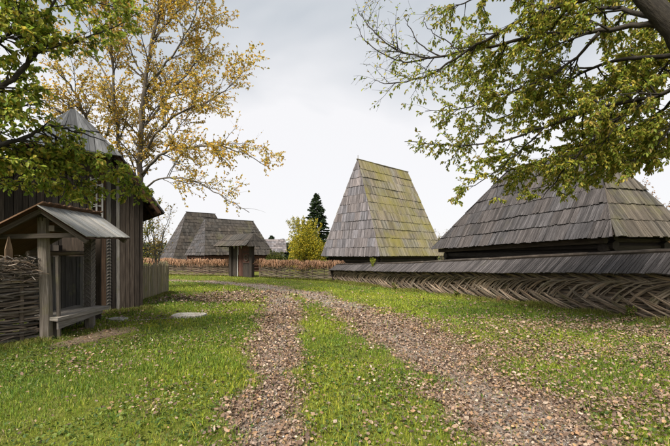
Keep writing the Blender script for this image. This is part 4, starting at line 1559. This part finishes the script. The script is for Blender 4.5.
def make_grass():
    x, y = wedge(660000, lambda d: np.clip((d / 4.6) ** 2, .25, 1) * np.where(d > 22, .55, 1), 2.5, 37)
    tk = track(x, y)
    lush = vnoise(x, y, .55) * .6 + vnoise(x, y, 2.2) * .4
    keep = rng.random(len(x)) < (1 - .92 * tk ** .8) * (1 - 1.0 * soil(x, y)) * np.clip(.25 + 1.5 * lush, 0, 1) 
    keep &= ~inside_buildings(x, y)
    x, y, lush = x[keep], y[keep], lush[keep]
    n = len(x)
    tuf = vnoise(x, y, 6.5)
    h = np.exp(rng.normal(np.log(.036), .42, n)) * (.5 + 1.0 * lush) * (.65 + .8 * tuf ** 1.3) * (1 + .012 * y)
    w = rng.uniform(.0035, .0065, n) * np.clip(y / 4.0, .8, 5)
    pal = np.array([(.20, .275, .022), (.265, .32, .028), (.135, .205, .02), (.33, .335, .045), (.095, .15, .018), (.40, .34, .15)])
    pr = np.array([.28, .24, .2, .13, .11, .04])
    c = pal[rng.choice(6, n, p=pr)] * rng.uniform(.75, 1.2, (n, 1))
    zone = vnoise(x + 50, y, .5) * .6 + vnoise(x, y + 50, 1.6) * .4
    deep = rng.random(n) < sstep(.42, .66, zone) * .75
    c[deep] = c[deep] * np.array([.52, .68, .75])
    warm = (.85 + .4 * vnoise(x, y, .35))[:, None]
    c = c * np.concatenate([warm, .5 + .5 * warm, np.ones_like(warm)], 1)
    o = link('grass', blades('grass', x, y, h, w, rng.uniform(.1, .9, n), c), M['blade'])
    tag(o, 'short yellow-green meadow grass covering the verge and the strip between the ruts', 'grass', kind='stuff')
    # clover and plantain leaves low in the turf
    x, y = wedge(48000, lambda d: np.clip((d / 5) ** 2, .2, 1), 2.5, 14)
    lush = vnoise(x + 30, y, .8)
    keep = (rng.random(len(x)) < (1 - .97 * track(x, y)) * (1 - soil(x, y)) * sstep(.35, .7, lush)) & ~inside_buildings(x, y)
    x, y = x[keep], y[keep]; n = len(x)
    a = rng.normal(size=(n, 3)); a[:, 2] = np.abs(a[:, 2]) * .3 + .1
    nr = rng.normal(size=(n, 3)) * .35; nr[:, 2] = 1
    ln = rng.uniform(.018, .05, n)
    c = np.array([(.07, .12, .02), (.11, .16, .03), (.16, .2, .04), (.05, .09, .02)])[rng.integers(0, 4, n)] * rng.uniform(.7, 1.25, (n, 1))
    p = np.stack([x, y, gz(x, y) + rng.uniform(.01, .04, n)], 1)
    o = link('turf_herbs', leaf_mesh('turf_herbs', p, a, nr, ln, ln * rng.uniform(.45, .9, n), c), M['blade'])
    tag(o, 'small broad green leaves growing low among the grass', 'herbs', kind='stuff')


make_grass()


def make_weeds():
    """taller grass and weeds along the foot of the walls and posts"""
    xs, ys, hs = [], [], []
    n = 24000
    s = rng.uniform(-1.5, WL, n) ; s = WL * (rng.random(n) ** 1.6) - .8
    off = .12 + np.abs(rng.normal(0, .28, n))
    wx = WA.x + WD.x * s + WN.x * off; wy = WA.y + WD.y * s + WN.y * off
    bow = .25 * np.sin(np.pi * np.clip(s / WL, 0, 1)); wx -= WN.x * bow; wy -= WN.y * bow
    patch = vnoise(s * 1.1, s * 0, 1)
    keep = rng.random(n) < sstep(.25, .8, patch) + .15
    hh = rng.uniform(.07, .27, n) * (.45 + 1.2 * patch) * np.exp(-off * 1.2)
    xs.append(wx[keep]); ys.append(wy[keep]); hs.append(hh[keep])
    for (x0, y0, x1, y1, m, top) in ((-5.1, 6.55, -6.3, 4.6, 2600, .16), (-6.9, 13.4, -7.6, 17.1, 2200, .16), (-6.1, 9.6, -5.2, 10.4, 1800, .16), (-6.5, 31.9, .2, 28.6, 2500, .22),
                                     (-10, 34.4, -20, 37.8, 2500, .22), (-5.0, 6.7, -4.9, 8.3, 700, .10)):
        t = rng.random(m); o = rng.normal(0, .16, m)
        xs.append(x0 + (x1 - x0) * t + np.abs(o)); ys.append(y0 + (y1 - y0) * t - np.abs(o) * .6); hs.append(rng.uniform(.04, top, m))
    x, y, h = map(np.concatenate, (xs, ys, hs)); n = len(x)
    pal = np.array([(.14, .17, .025), (.20, .22, .035), (.10, .12, .02), (.26, .22, .06), (.20, .13, .06)])
    c = pal[rng.choice(5, n, p=[.32, .28, .2, .12, .08])] * rng.uniform(.7, 1.2, (n, 1))
    w = rng.uniform(.005, .012, n) * np.clip(y / 9, .7, 3)
    o = link('weeds', blades('weeds', x, y, h, w, rng.uniform(.1, 1.0, n), c), M['blade'])
    tag(o, 'taller ragged grass and weeds along the foot of walls and posts', 'weeds', kind='stuff')


make_weeds()


def tuft(name, label, x, y, n, h, pal, leafy=0, z=None):
    zz = G(x, y) if z is None else z
    root = thing(name, label, 'plant', (x, y, zz))
    m, lv = MB(), Leaves()
    for _ in range(n):
        a = jit(0, 6.28); s = jit(.1, .5) * h; hh = h * jit(.5, 1.1); r0 = jit(.02, .09)
        pts = [V((x + r0 * math.cos(a), y + r0 * math.sin(a), zz - .02)), V((x + s * .5 * math.cos(a), y + s * .5 * math.sin(a), zz + hh * .6)), V((x + s * math.cos(a), y + s * math.sin(a), zz + hh))]
        m.tube(pts, [.004, .003, .0015], 3, pick(pal), cap=False)
        for k in range(leafy):
            q = pts[1].lerp(pts[2], random.random()) if random.random() < .6 else pts[0].lerp(pts[1], random.random())
            lv.add(q, rand_dir() + V((0, 0, .1)), V((0, 0, 1)) + rand_dir() * .6, jit(.04, .08), jit(.025, .045), pick(pal))
    m.build('stems', M['blade'], root)
    if lv.p:
        lv.build('leaves', M['blade'], root)


DRY = [(.34, .22, .12), (.42, .30, .18), (.26, .16, .08)]
GRN = [(.12, .16, .03), (.17, .19, .03), (.09, .12, .02)]
tuft('dry_tuft', 'pale brown dried grass clump at the foot of the braided wall', 5.75, 13.1, 60, .26, DRY)
p = wpt(15.2, 1.45, .1)
tuft('self_sown_plant', 'green self-sown plant sprouting from the capping roof of the braided wall', p.x, p.y, 26, .5, [(.2, .24, .03), (.27, .28, .04)], 9, p.z)
for lab, s, o, h in (('leafy weed against the braided wall near the picture edge', .7, .25, .30), ('green weed below the braided wall, left of the dry clump', 7.2, .35, .24),
                     ('tall thin weed before the far part of the braided wall', 12.0, .45, .42)):
    p = wpt(s, 0, o)
    tuft('weed_plant', lab, p.x, p.y, 22, h, GRN + DRY[:1], 8)


def make_litter():
    pal = np.array([(.24, .158, .108), (.33, .235, .17), (.15, .097, .068), (.42, .33, .255), (.26, .155, .085), (.22, .163, .13), (.35, .235, .12), (.10, .067, .052)])
    pr = np.array([.22, .13, .22, .05, .12, .14, .03, .09])

    def scatter(n, d0, d1, cov, size, up=.012, flat=.45):
        x, y = wedge(n, lambda d: np.clip((d / 4.5) ** 2, .2, 1), d0, d1)
        keep = (rng.random(len(x)) < cov(x, y)) & ~inside_buildings(x, y)
        x, y = x[keep], y[keep]; m = len(x)
        a = rng.normal(size=(m, 3)); a[:, 2] *= .3
        nr = rng.normal(size=(m, 3)) * flat; nr[:, 2] = 1
        ln = np.minimum(size * np.exp(rng.normal(0, .36, m)), size * 1.8) * np.clip(y / 7, .85, 2.0)
        c = pal[rng.choice(8, m, p=pr)] * rng.uniform(.7, 1.2, (m, 1))
        return np.stack([x, y, gz(x, y) + rng.uniform(.004, up, m)], 1), a, nr, ln, ln * rng.uniform(.38, .75, m), c

    def cov_all(x, y):
        tk = track(x, y)
        near = 1 - sstep(8, 13.5, y)
        right = sstep(.8, 2.6, x - .05 * y) * (1 - sstep(6.5, 10.5, y)) * (.25 + .75 * sstep(.35, .62, vnoise(x, y, .9)))
        drift = np.exp(-(((x + 4.6 + .12 * (y - 14)) / 1.9) ** 2 + ((y - 14.4) / 2.0) ** 2) ** 1.5) + .8 * np.exp(-(((x + 3.6) / 1.3) ** 2 + ((y - 17.5) / 1.8) ** 2))
        c = tk * (.22 + .78 * near) * (.45 + .55 * sstep(.3, .55, vnoise(x + 3, y, 1.9))) + .66 * right + .75 * drift * (.4 + .6 * sstep(.3, .6, vnoise(x, y, 1.1)))
        c = c + .014 + .10 * sstep(.64, .8, vnoise(x + 9, y + 4, .8)) * near
        edge = np.minimum(seg_ratio(x, y, RUTS[0]), seg_ratio(x, y, RUTS[1]))
        c = c + .28 * (1 - sstep(1.0, 2.0, edge)) * near * sstep(.4, .6, vnoise(x, y, 1.7))
        return np.clip(c, 0, 1)
    sets = [scatter(460000, 2.5, 30, cov_all, .037, .045, 1.1)]
    x = [np.concatenate(t) for t in zip(*sets)]
    # on grass the leaves lie on top of the blades
    on = 1 - track(x[0][:, 0], x[0][:, 1])
    x[0][:, 2] += on * rng.uniform(.0, .03, len(on))
    me = leaf_mesh('leaf_litter', *x, fold=.10, curl=-.12)
    tag(link('leaf_litter', me, M['dry']), 'fallen brown and tan leaves lying on the ruts and the grass', 'leaves', kind='stuff')


make_litter()


def make_pebbles():
    n = 9000
    x, y = wedge(n * 5, lambda d: np.clip((d / 5) ** 2, .2, 1), 2.5, 27)
    keep = rng.random(len(x)) < track(x, y) * (.35 + .65 * sstep(.4, .7, vnoise(x, y, .7)))
    x, y = x[keep][:n], y[keep][:n]; m = len(x)
    r = rng.uniform(.003, .016, m) * np.clip(y / 7, 1, 2.0)
    base = np.array([(1, 0, 0), (-1, 0, 0), (0, 1, 0), (0, -1, 0), (0, 0, 1), (0, 0, -1)], float)
    v = base[None] * r[:, None, None] * rng.uniform(.6, 1.25, (m, 6, 1))
    v[:, :, 2] *= .6
    a = rng.uniform(0, 6.28, m); ca, sa = np.cos(a)[:, None], np.sin(a)[:, None]
    vx = v[:, :, 0] * ca - v[:, :, 1] * sa; vy = v[:, :, 0] * sa + v[:, :, 1] * ca
    v[:, :, 0], v[:, :, 1] = vx, vy
    v += np.stack([x, y, gz(x, y) + .012 + r * .2], 1)[:, None, :]
    t = np.array([(0, 2, 4), (2, 1, 4), (1, 3, 4), (3, 0, 4), (2, 0, 5), (1, 2, 5), (3, 1, 5), (0, 3, 5)])
    k = np.arange(m)[:, None, None] * 6
    c = np.array([(.36, .34, .32), (.27, .25, .23), (.45, .43, .41), (.22, .19, .16)])[rng.integers(0, 4, m)] * rng.uniform(.8, 1.15, (m, 1))
    me = np_mesh('pebbles', v.reshape(-1, 3), tris=(k + t[None]).reshape(-1, 3), col=np.repeat(c, 6, 0))
    tag(link('pebbles', me, M['pebble']), 'small grey stones pressed into the wheel ruts', 'gravel', kind='stuff')


make_pebbles()
